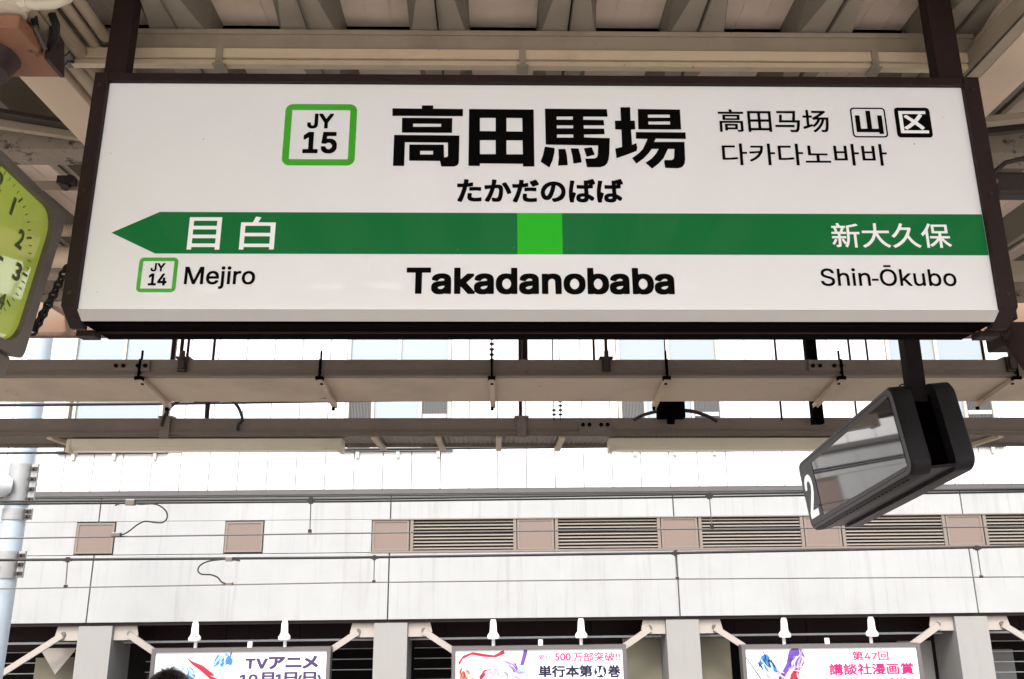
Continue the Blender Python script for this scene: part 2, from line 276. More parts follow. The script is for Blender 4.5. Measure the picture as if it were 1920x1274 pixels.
GLYPHS = {
 'kana': '835,0,825,5,800,12,795,15,795,35,815,75,837,130,839,140,842,145,855,186,866,230,860,232,815,233,795,234,791,235,789,240,788,290,790,292,795,294,845,291,875,292,881,295,886,325,886,355,890,360,910,360,950,357,952,355,953,350,953,335,946,305,950,301,955,301,985,307,995,310,1010,310,1015,308,1017,300,1017,255,1015,252,1010,250,985,246,980,244,935,238,931,235,920,186,912,160,910,150,906,140,898,110,895,105,887,80,885,70,880,62,872,40,871,35,855,0|1615,1,1611,5,1602,50,1596,105,1596,145,1597,185,1601,225,1614,310,1617,345,1618,350,1620,352,1625,353,1675,350,1680,345,1680,325,1671,290,1664,250,1658,210,1654,165,1655,164,1675,164,1695,150,1697,145,1697,130,1691,115,1690,109,1685,99,1683,90,1680,84,1677,70,1674,65,1668,45,1667,5,1660,3,1630,1|1765,5,1755,7,1731,15,1715,27,1705,43,1704,45,1700,70,1700,85,1702,90,1704,105,1715,123,1735,138,1740,138,1760,146,1790,149,1815,149,1817,150,1818,155,1815,217,1810,220,1770,220,1715,222,1710,225,1710,277,1714,280,1720,281,1765,278,1810,278,1815,280,1813,340,1815,351,1820,353,1860,353,1870,359,1877,360,1890,365,1900,365,1907,370,1915,372,1930,378,1945,378,1950,377,1956,365,1976,320,1977,300,1975,295,1943,285,1943,235,1941,230,1880,223,1875,220,1875,210,1879,135,1880,133,1895,127,1915,115,1930,105,1955,85,1958,80,1958,60,1940,33,1935,30,1915,30,1880,60,1872,40,1871,35,1868,30,1855,17,1850,15,1835,7,1800,3|2015,1,2011,5,2002,50,1996,105,1996,145,1997,185,2001,225,2014,310,2017,345,2018,350,2020,352,2025,353,2075,350,2080,345,2080,325,2071,290,2064,250,2058,210,2054,165,2055,164,2075,164,2095,150,2097,145,2097,130,2091,115,2090,109,2085,99,2083,90,2080,84,2077,70,2074,65,2068,45,2067,5,2060,3,2030,1|2165,5,2155,7,2131,15,2115,27,2105,43,2104,45,2100,70,2100,85,2102,90,2104,105,2115,123,2135,138,2140,138,2160,146,2190,149,2215,149,2217,150,2218,155,2215,217,2210,220,2170,220,2115,222,2110,225,2110,277,2114,280,2120,281,2165,278,2210,278,2215,280,2213,340,2215,351,2220,353,2260,353,2270,359,2277,360,2290,365,2300,365,2307,370,2315,372,2330,378,2345,378,2350,377,2356,365,2376,320,2377,300,2375,295,2343,285,2343,235,2341,230,2280,223,2275,220,2275,210,2279,135,2280,133,2295,127,2315,115,2330,105,2355,85,2358,80,2358,60,2340,33,2335,30,2315,30,2280,60,2272,40,2271,35,2268,30,2255,17,2250,15,2235,7,2200,3|40,9,20,16,10,18,8,20,7,40,25,76,50,139,51,145,55,154,62,175,64,185,67,190,78,235,75,238,35,238,4,240,1,245,0,295,5,299,10,299,55,297,90,298,92,300,96,320,98,340,98,360,100,365,105,367,120,367,160,363,165,360,165,350,165,340,158,310,160,307,165,306,185,310,205,316,226,315,229,310,228,260,225,256,200,252,190,249,145,243,143,240,136,205,124,165,122,155,119,150,112,125,110,115,107,110,98,85,96,75,93,70,84,45,83,40,80,35,71,15,70,10,65,6,60,5,45,6|430,10,405,20,400,21,396,25,397,45,425,90,439,120,441,125,444,130,460,172,473,215,470,217,415,209,397,210,395,212,394,215,391,250,392,270,395,273,400,273,435,273,485,276,490,280,493,300,496,330,498,360,500,364,520,365,560,360,563,355,563,340,552,285,555,282,585,283,610,280,620,275,630,272,644,260,648,250,654,240,658,205,657,165,655,130,650,100,645,80,643,70,637,55,634,45,625,30,615,20,600,13,585,9,555,8,525,11,504,15,501,20,495,55,495,70,498,75,520,76,525,73,555,69,565,70,570,73,577,80,583,90,592,120,598,170,598,195,595,212,580,225,570,226,540,223,538,220,531,195,531,190,519,155,517,145,514,140,503,110,501,100,495,90,482,60,480,53,455,9,435,8|1000,10,985,15,975,16,955,28,952,30,940,46,935,70,935,95,941,135,943,140,945,141,960,141,995,138,998,135,999,115,995,95,995,86,1000,79,1015,70,1030,67,1050,66,1095,69,1120,73,1135,73,1138,70,1139,55,1138,20,1137,15,1135,13,1105,9,1070,7,1040,6|1375,9,1354,40,1354,55,1355,63,1360,66,1400,72,1415,77,1445,94,1471,120,1484,145,1489,175,1485,205,1475,226,1450,255,1420,271,1410,273,1409,270,1404,235,1394,195,1394,190,1389,175,1387,165,1384,160,1373,130,1371,120,1368,115,1355,90,1354,85,1336,60,1315,45,1310,43,1295,40,1290,38,1270,38,1264,40,1250,42,1226,60,1210,80,1203,105,1199,110,1195,150,1194,165,1204,220,1208,225,1230,267,1265,300,1320,327,1375,336,1390,336,1445,328,1480,310,1490,306,1521,275,1544,230,1551,180,1551,165,1543,115,1528,85,1524,75,1495,45,1456,25,1450,21,1440,19,1395,8|215,15,205,18,185,23,165,34,151,55,146,80,147,100,151,130,155,146,175,147,205,144,210,142,211,135,211,120,206,95,211,85,227,75,235,73,260,71,305,74,330,79,345,79,351,75,350,25,349,20,345,18,315,15,280,13,250,12|1773,65,1780,62,1790,61,1805,64,1819,80,1820,90,1815,93,1795,96,1780,94,1770,89,1765,86,1761,80,1760,75,1765,69|2173,65,2180,62,2190,61,2205,64,2219,80,2220,90,2215,93,2195,96,2180,94,2170,89,2165,86,2161,80,2160,75,2165,69|1274,110,1280,106,1292,115,1306,135,1313,150,1319,165,1332,205,1342,245,1346,265,1345,269,1340,269,1330,264,1301,245,1271,210,1261,190,1258,180,1255,160,1257,140,1260,130,1269,115|715,134,713,145,704,170,682,220,665,250,643,280,643,300,645,304,670,314,675,317,695,318,700,315,715,292,733,260,734,255,748,230,763,195,770,176,774,170,774,150,770,147,745,136,740,133,720,132|965,178,963,180,962,195,962,230,965,235,1015,239,1070,239,1130,235,1133,230,1132,185,1132,180,1130,178,1125,177,1110,177,1080,180,1050,181,1020,181,985,177|180,183,175,185,174,200,174,235,177,240,180,242,240,245,295,244,340,241,342,240,345,236,344,190,343,185,340,183,325,182,290,186,265,187|1075,253,1060,282,1041,310,1040,330,1043,335,1057,340,1065,345,1080,345,1086,350,1110,362,1130,361,1139,350,1155,325,1166,305,1168,300,1168,285,1167,280,1140,268,1125,268,1120,263,1112,260,1095,252,1080,252|1875,285,1875,284,1880,283,1886,285,1882,295,1880,299,1876,300,1875,304|2275,285,2275,284,2280,283,2286,285,2282,295,2280,299,2276,300,2275,304',
 'cn': '15,0,14,6,14,181,15,183,20,184,340,184,345,184,347,181,347,36,345,21,339,11,330,7,315,4,275,3,270,5,261,26,260,31,265,35,300,35,306,36,308,41,308,146,305,149,60,149,55,149,52,146,52,6,51,1|1030,1,1015,1,1012,6,1010,16,1003,31,1002,36,1005,39,1010,40,1045,38,1075,38,1080,39,1085,44,1090,51,1094,61,1100,86,1109,156,1106,161,860,161,855,162,853,166,860,221,866,291,870,294,900,292,905,291,898,206,898,201,900,199,1040,199,1043,201,1044,206,1055,296,1056,311,1055,313,1050,314,830,315,829,321,829,351,830,352,1060,353,1075,355,1095,352,1098,351,1099,346,1093,286,1084,201,1085,199,1090,199,1150,199,1153,196,1146,121,1140,81,1133,46,1125,26,1114,11,1105,5,1090,1,1070,0|1355,0,1350,1,1330,17,1327,21,1328,26,1365,53,1401,91,1426,126,1446,166,1461,206,1460,209,1455,210,1440,209,1428,181,1411,151,1392,126,1375,108,1354,91,1350,88,1345,88,1330,100,1325,100,1210,54,1205,53,1200,56,1190,86,1190,91,1200,95,1244,111,1245,236,1244,241,1240,242,1200,242,1196,246,1196,276,1200,280,1240,280,1244,281,1245,371,1250,372,1280,372,1282,371,1284,281,1285,280,1325,279,1327,276,1327,246,1325,242,1320,242,1284,241,1283,236,1283,131,1285,126,1320,138,1326,136,1327,126,1330,121,1343,131,1365,154,1380,173,1398,206,1395,210,1390,210,1360,209,1345,205,1342,206,1340,207,1326,241,1345,248,1374,266,1410,292,1439,316,1435,320,1430,320,1328,321,1326,326,1326,356,1330,358,1485,358,1500,361,1521,346,1525,341,1525,336,1475,293,1417,251,1425,248,1555,248,1560,247,1561,246,1555,151,1550,96,1543,56,1536,31,1527,16,1515,7,1495,3,1455,3,1450,6,1449,16,1442,36,1445,41,1480,40,1490,41,1496,46,1501,56,1505,71,1511,106,1520,206,1515,210,1505,210,1500,206,1483,156,1460,111,1430,66,1397,31,1360,1|415,5,415,347,420,350,745,349,748,346,748,6,745,3,710,3,708,6,707,26,705,28,460,28,455,27,454,26,453,6,450,3,420,3|90,24,88,26,88,31,88,131,90,135,260,135,265,135,268,131,267,46,265,43,130,43,126,41,125,24,120,23|454,71,455,69,460,68,555,68,558,71,558,166,555,171,455,171,454,166|598,71,600,68,605,68,705,68,708,71,708,166,705,171,600,171,598,166|128,76,230,75,231,101,225,103,130,103,126,101,126,96,126,81|800,84,798,86,798,91,798,116,800,121,1065,122,1068,121,1070,116,1069,86,1065,83|65,197,60,201,61,286,65,287,300,287,302,286,304,281,304,201,300,197|455,211,556,211,558,216,558,306,555,311,455,311,454,306|599,211,706,211,708,216,708,306,705,311,600,311,598,306,598,216|100,231,105,228,260,228,263,231,263,251,260,255,255,255,105,255,100,253|0,300,0,334,5,336,160,336,160,341,152,366,154,371,185,378,190,376,205,336,355,336,360,331,359,301,355,300',
 'kr': '234,0,229,4,229,364,234,369,264,369,269,364,269,229,274,226,324,226,327,224,328,219,328,199,327,194,324,192,274,192,269,189,269,4,264,0|599,1,597,4,597,364,599,368,634,369,637,364,637,224,639,222,689,222,694,220,694,189,689,188,644,188,639,188,637,184,637,4,634,1|969,0,965,4,965,364,969,369,999,369,1004,367,1005,364,1005,229,1009,226,1059,226,1064,224,1064,194,1059,192,1009,192,1005,189,1005,4,1004,2,999,0|1704,1,1701,4,1701,364,1704,369,1734,369,1739,368,1741,364,1741,229,1744,226,1794,226,1799,225,1800,194,1794,192,1744,192,1741,189,1741,4,1739,1,1734,0|2074,0,2069,4,2069,364,2074,369,2104,369,2109,364,2109,229,2114,226,2164,226,2167,224,2168,219,2168,194,2164,192,2114,192,2109,189,2109,4,2104,0|1089,48,1089,80,1229,81,1234,82,1235,84,1235,169,1234,170,1134,171,1129,173,1128,174,1128,334,1129,336,1134,338,1164,338,1168,334,1169,205,1384,204,1385,174,1384,172,1379,171,1279,171,1276,169,1275,84,1279,81,1419,81,1422,79,1423,74,1422,49,1419,47,1094,47|374,61,357,84,356,89,359,93,394,113,424,135,449,160,469,186,479,204,474,206,369,196,364,197,362,199,357,229,359,231,364,232,494,242,496,244,500,259,505,294,499,298,379,298,377,299,376,304,376,329,379,331,539,331,544,330,540,264,525,209,494,152,448,104,379,60|1474,87,1471,89,1471,94,1471,334,1474,338,1504,338,1509,336,1510,249,1511,244,1514,243,1604,243,1606,244,1606,249,1606,334,1609,338,1639,338,1644,337,1646,334,1646,89,1644,88,1639,87|1839,89,1839,335,1844,338,1874,338,1878,334,1878,244,1879,243,1969,243,1974,244,1974,334,1979,338,2009,338,2014,334,2014,329,2013,89,2009,87,1844,87|4,90,0,94,0,329,4,334,169,334,174,329,174,324,174,304,169,300,39,299,39,129,44,125,104,126,139,129,199,137,202,134,206,104,204,103,174,98,139,94,74,91|739,91,736,94,736,329,739,333,744,334,904,334,909,332,910,304,909,302,904,300,777,299,775,294,775,129,779,125,839,126,874,129,934,137,938,134,941,104,939,102,909,98,874,94,809,91|1510,124,1514,121,1604,122,1606,124,1606,204,1605,209,1512,209,1510,204|1878,124,1879,122,1884,121,1969,121,1974,124,1974,209,1879,210,1878,204',
 'yama': '285,2,283,5,283,25,280,29,4,30,0,35,0,40,0,300,0,305,3,310,10,311,55,311,59,305,59,90,60,89,65,88,135,88,141,90,141,380,141,385,145,390,195,390,200,385,200,90,205,88,280,88,283,90,283,305,285,310,290,312,335,312,340,310,342,300,342,5,340,2,335,0,290,0',
 'ku': '5,0,0,5,1,350,5,352,10,352,345,352,349,350,350,310,345,305,49,305,47,300,47,50,50,47,55,46,355,46,358,45,360,40,360,5,355,0|75,60,54,80,52,85,52,95,100,128,121,145,154,175,152,180,141,190,66,255,65,260,65,270,90,289,100,289,105,287,125,270,190,214,195,218,217,245,245,285,255,303,270,304,275,302,275,300,299,290,300,280,298,275,286,255,254,210,229,180,280,129,310,97,312,90,312,85,310,79,285,57,275,57,270,59,240,94,195,139,190,137,140,93,94,60,90,57,85,57,80,57',
 'takada': '222,1,207,6,197,12,188,22,182,32,179,47,179,67,181,77,185,87,193,97,217,109,267,116,272,117,275,122,272,127,267,132,257,135,252,135,242,131,237,127,231,122,227,114,222,113,212,113,184,122,183,137,185,142,194,157,202,164,212,170,227,176,242,178,262,179,277,177,292,173,309,162,316,152,321,137,323,117,323,7,317,3,282,4,277,7,257,1,237,0|532,1,517,5,507,11,497,20,494,17,493,7,487,3,447,3,442,5,397,61,392,64,390,57,389,7,387,4,377,3,347,4,344,7,343,222,345,227,347,228,357,228,382,228,388,227,389,222,390,137,390,132,392,129,437,175,442,177,477,177,482,177,487,175,488,167,487,156,434,102,434,97,487,30,492,25,492,27,490,32,487,47,487,67,490,82,497,93,507,101,527,110,577,116,582,119,583,122,580,127,575,132,567,135,562,135,557,134,547,129,532,113,517,114,492,122,491,137,498,152,502,157,514,167,523,172,539,177,552,179,572,179,592,176,607,170,617,162,627,147,631,127,631,7,627,4,592,3,582,5,572,2,562,0|702,2,697,2,682,8,669,17,657,32,650,47,645,67,644,87,645,112,650,132,657,147,667,160,682,171,692,175,707,178,727,179,742,177,752,173,755,177,755,222,756,227,762,228,797,228,799,227,801,222,800,7,797,4,792,3,762,3,752,6,742,2,732,1,717,0|857,1,842,5,832,11,825,17,818,27,814,37,812,52,813,67,815,82,821,92,826,97,837,103,852,110,902,116,907,118,909,122,906,127,900,132,892,135,887,135,882,134,872,129,865,122,862,116,857,113,842,114,817,122,817,137,818,142,824,152,832,162,848,172,862,176,877,178,897,179,912,177,927,172,942,162,952,147,955,137,956,117,956,7,952,4,917,3,912,5,887,0|1192,2,1177,7,1160,17,1147,32,1140,47,1137,57,1134,77,1134,102,1137,122,1147,147,1152,154,1162,163,1176,172,1192,177,1202,178,1217,179,1237,177,1252,172,1267,162,1280,147,1288,132,1292,115,1293,102,1293,77,1290,57,1287,47,1276,27,1267,17,1252,7,1237,2,1227,1,1207,0|1372,1,1352,6,1347,3,1317,3,1312,4,1307,7,1307,222,1308,227,1312,228,1347,228,1352,227,1353,177,1357,173,1372,178,1387,179,1402,178,1417,175,1432,167,1442,159,1451,147,1458,132,1463,107,1464,77,1463,67,1458,47,1451,32,1439,17,1432,12,1417,4,1402,1|1512,1,1497,5,1487,11,1480,17,1473,27,1470,37,1468,52,1468,72,1471,82,1477,92,1482,97,1507,110,1557,116,1562,118,1564,122,1561,127,1555,132,1547,135,1542,135,1537,134,1527,128,1520,122,1517,116,1512,113,1502,113,1473,122,1472,137,1474,142,1479,152,1488,162,1503,172,1517,176,1532,178,1552,179,1567,177,1582,173,1598,162,1607,148,1610,137,1612,117,1611,7,1607,4,1572,3,1567,6,1552,2,1542,0|1697,1,1682,6,1677,6,1672,3,1642,3,1637,4,1633,7,1632,222,1634,227,1637,228,1672,228,1677,227,1678,222,1678,177,1682,173,1697,178,1717,179,1737,177,1752,171,1765,162,1772,154,1776,147,1783,132,1786,122,1789,102,1788,67,1783,47,1776,32,1772,25,1764,17,1757,11,1737,2,1717,0|1837,1,1822,6,1812,11,1806,17,1799,27,1797,32,1793,47,1793,67,1796,82,1802,91,1807,97,1832,110,1882,116,1887,118,1889,122,1886,127,1881,132,1872,135,1867,135,1852,128,1846,122,1842,115,1837,113,1827,113,1799,122,1797,137,1799,142,1808,157,1817,165,1829,172,1842,176,1857,178,1877,179,1892,177,1907,173,1923,162,1932,149,1936,137,1937,117,1937,7,1932,3,1897,3,1892,7,1872,1,1852,0|67,4,65,7,64,12,64,182,62,184,7,184,2,185,0,192,1,227,7,228,172,228,174,227,176,217,176,192,175,187,172,184,117,184,112,182,111,7,107,4|982,4,977,7,977,12,977,172,982,177,1017,177,1022,173,1037,177,1062,179,1082,176,1092,172,1100,167,1106,162,1112,153,1119,132,1120,112,1120,7,1117,4,1107,3,1082,3,1077,4,1075,7,1073,112,1070,122,1067,126,1060,132,1052,134,1042,132,1037,130,1029,122,1024,112,1023,102,1023,7,1017,3|235,47,247,44,257,46,262,49,272,59,277,72,272,73,252,70,242,68,232,63,226,57,229,52|543,47,552,44,557,44,567,47,579,57,582,62,584,72,582,73,557,70,542,65,534,57,537,52|714,47,722,44,727,45,737,50,748,62,752,72,754,82,755,92,754,102,749,117,737,130,727,134,722,135,713,132,702,123,695,112,691,97,691,82,697,64,707,52|868,47,877,44,882,44,892,47,899,52,907,61,909,67,909,72,907,73,882,70,867,64,860,57,862,52|1204,47,1212,44,1217,44,1223,47,1231,52,1242,65,1247,82,1247,97,1242,113,1231,127,1222,133,1217,135,1212,135,1202,131,1192,122,1187,116,1181,97,1180,87,1182,77,1187,63,1197,51|1375,47,1382,44,1387,44,1393,47,1402,53,1412,67,1417,87,1414,107,1407,122,1397,131,1387,135,1382,135,1374,132,1363,122,1355,107,1353,97,1353,87,1357,68,1363,57|1524,47,1532,44,1537,44,1548,47,1557,54,1562,61,1565,67,1564,72,1562,73,1537,70,1527,67,1522,64,1515,57,1517,52|1700,47,1712,44,1719,47,1726,52,1737,65,1742,83,1742,97,1737,114,1732,122,1727,127,1720,132,1712,135,1707,135,1699,132,1688,122,1681,107,1679,97,1678,87,1682,69,1689,57|1849,47,1862,44,1873,47,1885,57,1890,67,1890,72,1887,73,1867,71,1852,67,1847,64,1840,57,1843,52',
 'mejiro': '385,0,384,30,400,33,405,38,409,45,409,215,410,217,415,218,440,218,443,215,443,210,443,45,440,27,437,20,430,11,420,4,405,0|300,55,285,59,272,65,260,75,253,85,246,100,242,115,240,135,242,155,247,175,250,183,258,195,268,205,280,213,295,218,310,220,325,219,340,216,352,210,365,200,372,190,381,170,383,160,384,140,384,130,383,125,380,124,280,124,276,120,278,110,284,100,290,95,300,88,310,85,325,86,335,90,345,99,350,107,355,108,380,102,382,100,382,95,378,85,372,75,365,69,355,62,345,58,330,54,315,53|695,55,680,60,665,69,655,80,649,90,643,105,639,125,639,145,642,165,645,175,653,190,661,200,670,208,685,215,700,219,715,220,730,218,745,214,759,205,769,195,775,187,784,165,786,155,787,135,785,115,781,100,774,85,765,73,755,65,740,58,730,55,715,54|0,59,0,268,5,270,40,270,45,268,95,140,105,112,110,121,165,265,170,270,210,269,212,265,212,260,212,60,210,57,180,57,177,60,177,190,175,196,122,60,120,58,115,57,95,57,90,59,89,60,35,198,33,190,33,60,30,57,5,57|480,57,476,60,476,215,480,218,505,218,510,215,510,210,510,60,505,57|545,57,542,60,542,215,545,218,570,218,575,216,580,210,595,218,610,220,625,220,628,215,628,210,628,190,625,186,610,187,595,184,584,175,578,165,576,155,576,60,575,58,570,57|708,85,715,85,725,87,737,95,745,105,748,110,751,120,752,130,751,150,749,160,744,170,730,184,715,188,705,188,699,185,691,180,685,174,680,166,675,155,673,140,675,120,680,106,685,99,694,90,700,87|277,155,345,155,347,155,348,160,343,170,335,180,325,187,310,189,300,186,290,180,282,170,277,160|420,234,415,236,410,239,406,245,405,262,410,270,415,274,425,276,435,275,442,270,446,265,448,255,446,245,444,240,435,235|485,235,475,240,473,245,471,255,473,265,477,270,485,275,495,276,505,273,510,270,514,260,513,245,510,240,505,236,495,234',
 'shin': '49,3,29,11,19,18,14,24,4,39,3,44,0,59,3,64,30,64,39,46,49,37,59,32,79,30,89,31,100,34,114,43,121,54,123,64,121,69,114,79,104,86,39,107,20,119,12,129,6,144,6,159,8,174,12,184,19,194,29,202,39,208,54,213,69,216,89,216,104,213,125,204,139,192,147,179,150,169,151,159,149,155,124,155,119,159,114,171,105,179,94,185,79,187,64,185,49,178,44,174,39,166,37,154,42,144,54,135,74,127,117,114,139,100,148,89,153,74,154,54,152,44,148,34,139,22,129,13,114,6,99,2,79,0,59,1|189,4,186,4,184,9,184,209,189,213,209,213,214,212,215,209,215,159,216,154,219,150,229,157,239,161,249,163,264,163,279,160,289,156,298,149,305,139,310,124,312,109,313,9,311,4,309,4,283,4,282,9,282,99,280,114,274,124,269,129,259,134,249,135,239,133,229,128,221,119,217,109,215,94,215,4|349,4,348,159,354,162,374,162,379,159,379,8,378,4|419,4,417,4,415,9,415,159,419,162,439,162,444,160,445,154,449,149,459,157,479,163,489,164,504,162,519,156,528,149,534,141,539,129,542,119,543,104,543,9,541,4,513,4,512,9,512,99,510,114,505,124,499,130,489,134,479,135,469,133,459,127,452,119,447,109,446,99,445,4|354,183,346,189,345,194,344,204,349,214,359,219,364,219,369,219,379,214,384,204,384,194,382,189,377,184,369,181,359,181',
 'okubo': '69,3,53,9,37,19,24,31,13,49,5,69,1,94,0,109,2,134,7,154,17,174,28,189,40,199,59,209,74,214,94,215,114,213,134,207,144,202,154,194,164,184,176,164,183,144,187,124,187,94,183,69,175,49,169,39,157,24,144,14,134,8,109,1,89,0|219,3,218,9,218,209,219,211,224,213,244,213,249,209,249,98,254,102,310,159,314,161,344,161,347,159,346,154,287,94,289,89,352,9,351,4,349,3,319,3,314,4,264,68,259,69,249,59,248,4|409,3,399,6,387,14,379,24,373,39,371,59,371,159,374,161,399,161,401,159,401,64,404,49,409,40,417,34,424,30,434,29,444,31,454,37,461,44,466,54,468,69,468,159,469,160,474,161,494,161,498,159,499,9,497,4,469,3,467,14,464,15,454,8,439,2,424,1|539,3,536,4,535,9,535,209,539,213,559,213,564,211,565,209,565,154,567,149,569,148,576,154,589,161,609,163,629,160,639,156,649,150,660,139,670,119,675,94,675,69,670,44,663,29,654,17,639,7,619,0,599,0,584,4,577,9,569,15,566,14,564,3|744,3,729,11,719,19,711,29,703,44,700,54,697,74,698,94,700,109,706,124,714,138,724,148,732,154,744,159,759,163,779,163,794,159,809,152,819,144,828,134,836,119,839,109,842,89,841,69,839,54,833,39,824,24,814,14,807,9,794,3,779,0,759,0|597,29,604,28,614,29,624,34,629,38,634,44,640,54,644,74,644,94,642,104,638,114,630,124,624,129,619,132,609,134,594,133,585,129,579,124,572,114,566,94,566,69,568,59,572,49,584,35|761,29,774,28,784,31,790,34,799,43,804,50,810,69,811,79,810,94,804,112,799,120,790,129,784,132,774,134,759,133,749,129,744,124,734,111,729,94,728,74,731,59,734,52,744,38,754,31|74,34,89,31,99,31,113,34,124,39,136,49,144,60,149,70,154,87,156,104,155,119,153,134,148,149,139,163,129,173,119,179,104,184,94,185,82,184,69,179,60,174,50,164,42,154,38,144,33,129,32,99,34,84,39,69,44,59,54,47,64,39|54,238,53,244,53,259,54,263,129,263,134,262,134,238',
 'jy': '52,2,42,4,25,12,14,22,7,32,3,42,1,57,0,87,1,92,7,94,42,94,47,93,49,67,54,57,57,53,65,47,72,45,79,47,87,54,93,62,95,72,95,222,97,227,102,229,137,229,142,227,144,222,144,67,142,52,137,32,125,17,117,11,107,6,87,1,67,0|227,6,227,87,226,92,153,207,152,212,152,222,153,227,157,229,202,228,239,167,247,155,252,151,300,227,307,229,347,228,350,222,350,212,348,207,276,92,275,87,275,7,272,3,267,3,232,3',
 'n15': '231,1,216,4,201,12,191,20,186,26,180,36,176,46,175,66,175,71,176,74,181,75,216,75,220,71,223,61,231,51,241,45,251,44,261,47,276,61,280,71,281,81,276,94,271,100,261,109,251,112,246,113,236,110,221,102,216,101,181,104,178,106,178,121,189,221,191,226,196,227,316,226,318,221,318,191,316,184,311,183,231,182,228,161,229,156,231,155,241,156,261,156,271,155,286,151,303,141,313,131,323,111,327,96,327,66,326,56,322,41,312,26,306,19,286,6,271,1,261,0|1,4,0,6,0,16,0,41,1,43,6,45,51,45,53,46,54,51,54,161,53,166,51,168,21,146,6,146,4,151,4,191,51,226,98,226,101,221,101,46,141,45,146,41,146,6,141,2,136,2,6,2',
 'n14': '1,1,0,11,0,36,1,42,51,43,54,46,54,161,51,165,21,144,6,144,4,146,4,151,4,186,7,191,51,224,96,224,100,221,101,216,101,46,101,44,106,43,141,43,145,41,147,36,147,6,145,1,136,0,6,0|266,0,265,1,263,6,262,41,171,42,167,46,167,81,251,223,291,224,295,221,295,206,227,91,225,86,262,86,263,91,263,141,264,146,271,148,306,147,309,141,309,91,311,86,331,86,336,82,337,46,331,42,310,41,309,36,309,6,306,1',
 'me': '0,0,0,348,5,350,275,350,280,347,280,0,240,0,239,25,235,27,45,27,40,27,39,25,39,5,37,0|39,70,40,66,45,66,235,66,240,70,239,120,235,122,40,122,39,120|39,165,40,162,45,161,235,161,240,165,239,215,235,217,40,217,39,215|39,260,40,256,45,256,235,256,240,260,240,305,238,310,235,311,40,311,39,305',
 'shiro': '0,0,0,312,5,313,95,313,99,315,111,345,120,375,125,379,165,372,166,370,167,365,145,315,150,313,290,313,294,310,294,5,290,2,260,2,255,3,254,5,254,25,250,29,45,29,40,27,39,25,39,5,37,0|39,70,40,69,45,68,250,68,253,70,254,75,253,150,250,152,40,152,39,150|39,195,40,193,45,192,250,192,254,195,253,270,250,273,45,273,40,272,39,270',
 'ookubo': '195,5,190,6,168,25,168,30,183,60,180,62,165,54,161,55,147,85,128,120,128,125,130,127,150,137,155,136,163,125,190,77,195,95,201,125,204,165,205,336,210,339,285,355,335,370,340,367,360,349,362,345,360,340,315,326,265,315,245,312,241,310,241,305,241,245,245,242,370,242,375,240,375,210,370,206,335,206,332,205,331,200,331,5,325,3,300,3,295,4,294,5,294,200,292,205,290,206,245,206,242,205,241,200,240,160,237,120,229,80,217,40,200,9|425,3,404,25,401,30,403,35,455,65,495,101,526,145,544,185,554,220,550,224,410,224,409,225,408,230,408,260,410,262,560,262,563,265,565,290,568,375,570,377,605,377,608,375,608,370,606,305,603,265,605,263,765,262,768,260,768,230,767,225,765,224,625,224,620,220,636,180,660,137,693,95,730,62,770,40,775,35,774,30,750,2,745,3,700,30,662,65,631,105,605,150,590,188,585,182,576,155,555,112,524,70,485,34,435,5,430,2|825,1,815,14,804,25,801,30,804,35,855,62,906,100,955,153,990,210,1014,270,1010,274,925,274,920,273,888,220,870,196,850,174,830,155,825,155,800,176,797,180,798,185,829,215,853,245,880,286,901,330,918,375,920,377,925,377,955,369,958,365,957,360,939,315,940,314,945,312,1030,312,1040,314,1061,305,1065,301,1059,275,1053,255,1031,200,1030,195,1050,155,1075,118,1105,84,1140,56,1175,37,1178,35,1178,30,1155,2,1150,2,1111,25,1080,50,1050,83,1025,119,1010,148,1005,154,980,118,950,83,913,50,875,24,835,2,830,0|1255,3,1253,5,1252,215,1250,218,1226,190,1215,180,1210,181,1194,210,1193,215,1195,219,1219,245,1242,275,1264,310,1277,335,1295,375,1300,376,1330,366,1330,360,1307,310,1291,280,1290,275,1289,5,1285,2|1425,2,1423,5,1423,105,1420,112,1395,80,1370,55,1346,35,1323,20,1320,19,1315,20,1295,44,1292,45,1294,50,1320,65,1346,85,1370,108,1389,130,1400,145,1310,146,1306,150,1306,175,1307,180,1310,181,1415,181,1420,181,1423,185,1423,220,1420,223,1340,223,1336,225,1336,355,1340,358,1545,358,1550,357,1551,355,1551,225,1550,224,1545,223,1465,223,1461,220,1461,185,1465,181,1570,181,1572,180,1573,175,1573,150,1570,146,1484,145,1495,129,1515,105,1540,80,1560,64,1582,50,1584,45,1581,40,1563,20,1560,18,1555,19,1533,35,1510,55,1490,77,1465,110,1461,105,1461,100,1461,5,1460,3,1455,1|60,10,57,15,48,40,50,42,55,43,80,43,83,45,84,140,80,142,5,143,4,145,4,175,5,176,10,177,80,177,84,180,84,205,81,210,80,210,5,211,2,215,2,240,5,244,45,244,47,245,48,250,42,275,34,295,33,300,30,302,10,303,8,305,8,330,10,335,80,335,82,340,69,365,69,370,75,373,100,379,105,376,109,370,125,336,190,335,193,330,193,305,190,302,175,302,171,300,170,295,153,250,152,245,155,244,195,244,199,240,199,215,195,210,120,210,120,180,125,177,190,177,194,175,194,170,194,145,190,142,125,142,120,141,120,45,119,35,117,25,114,20,110,17,100,13,85,10|20,47,2,60,0,65,2,70,20,95,40,135,65,130,70,125,69,120,63,105,48,75,30,47,25,45|83,245,85,244,110,244,115,247,127,280,133,300,130,302,75,302,70,301,69,300,79,270,83,250|1373,260,1375,258,1510,258,1513,260,1513,265,1513,320,1510,323,1505,324,1375,323,1372,320',
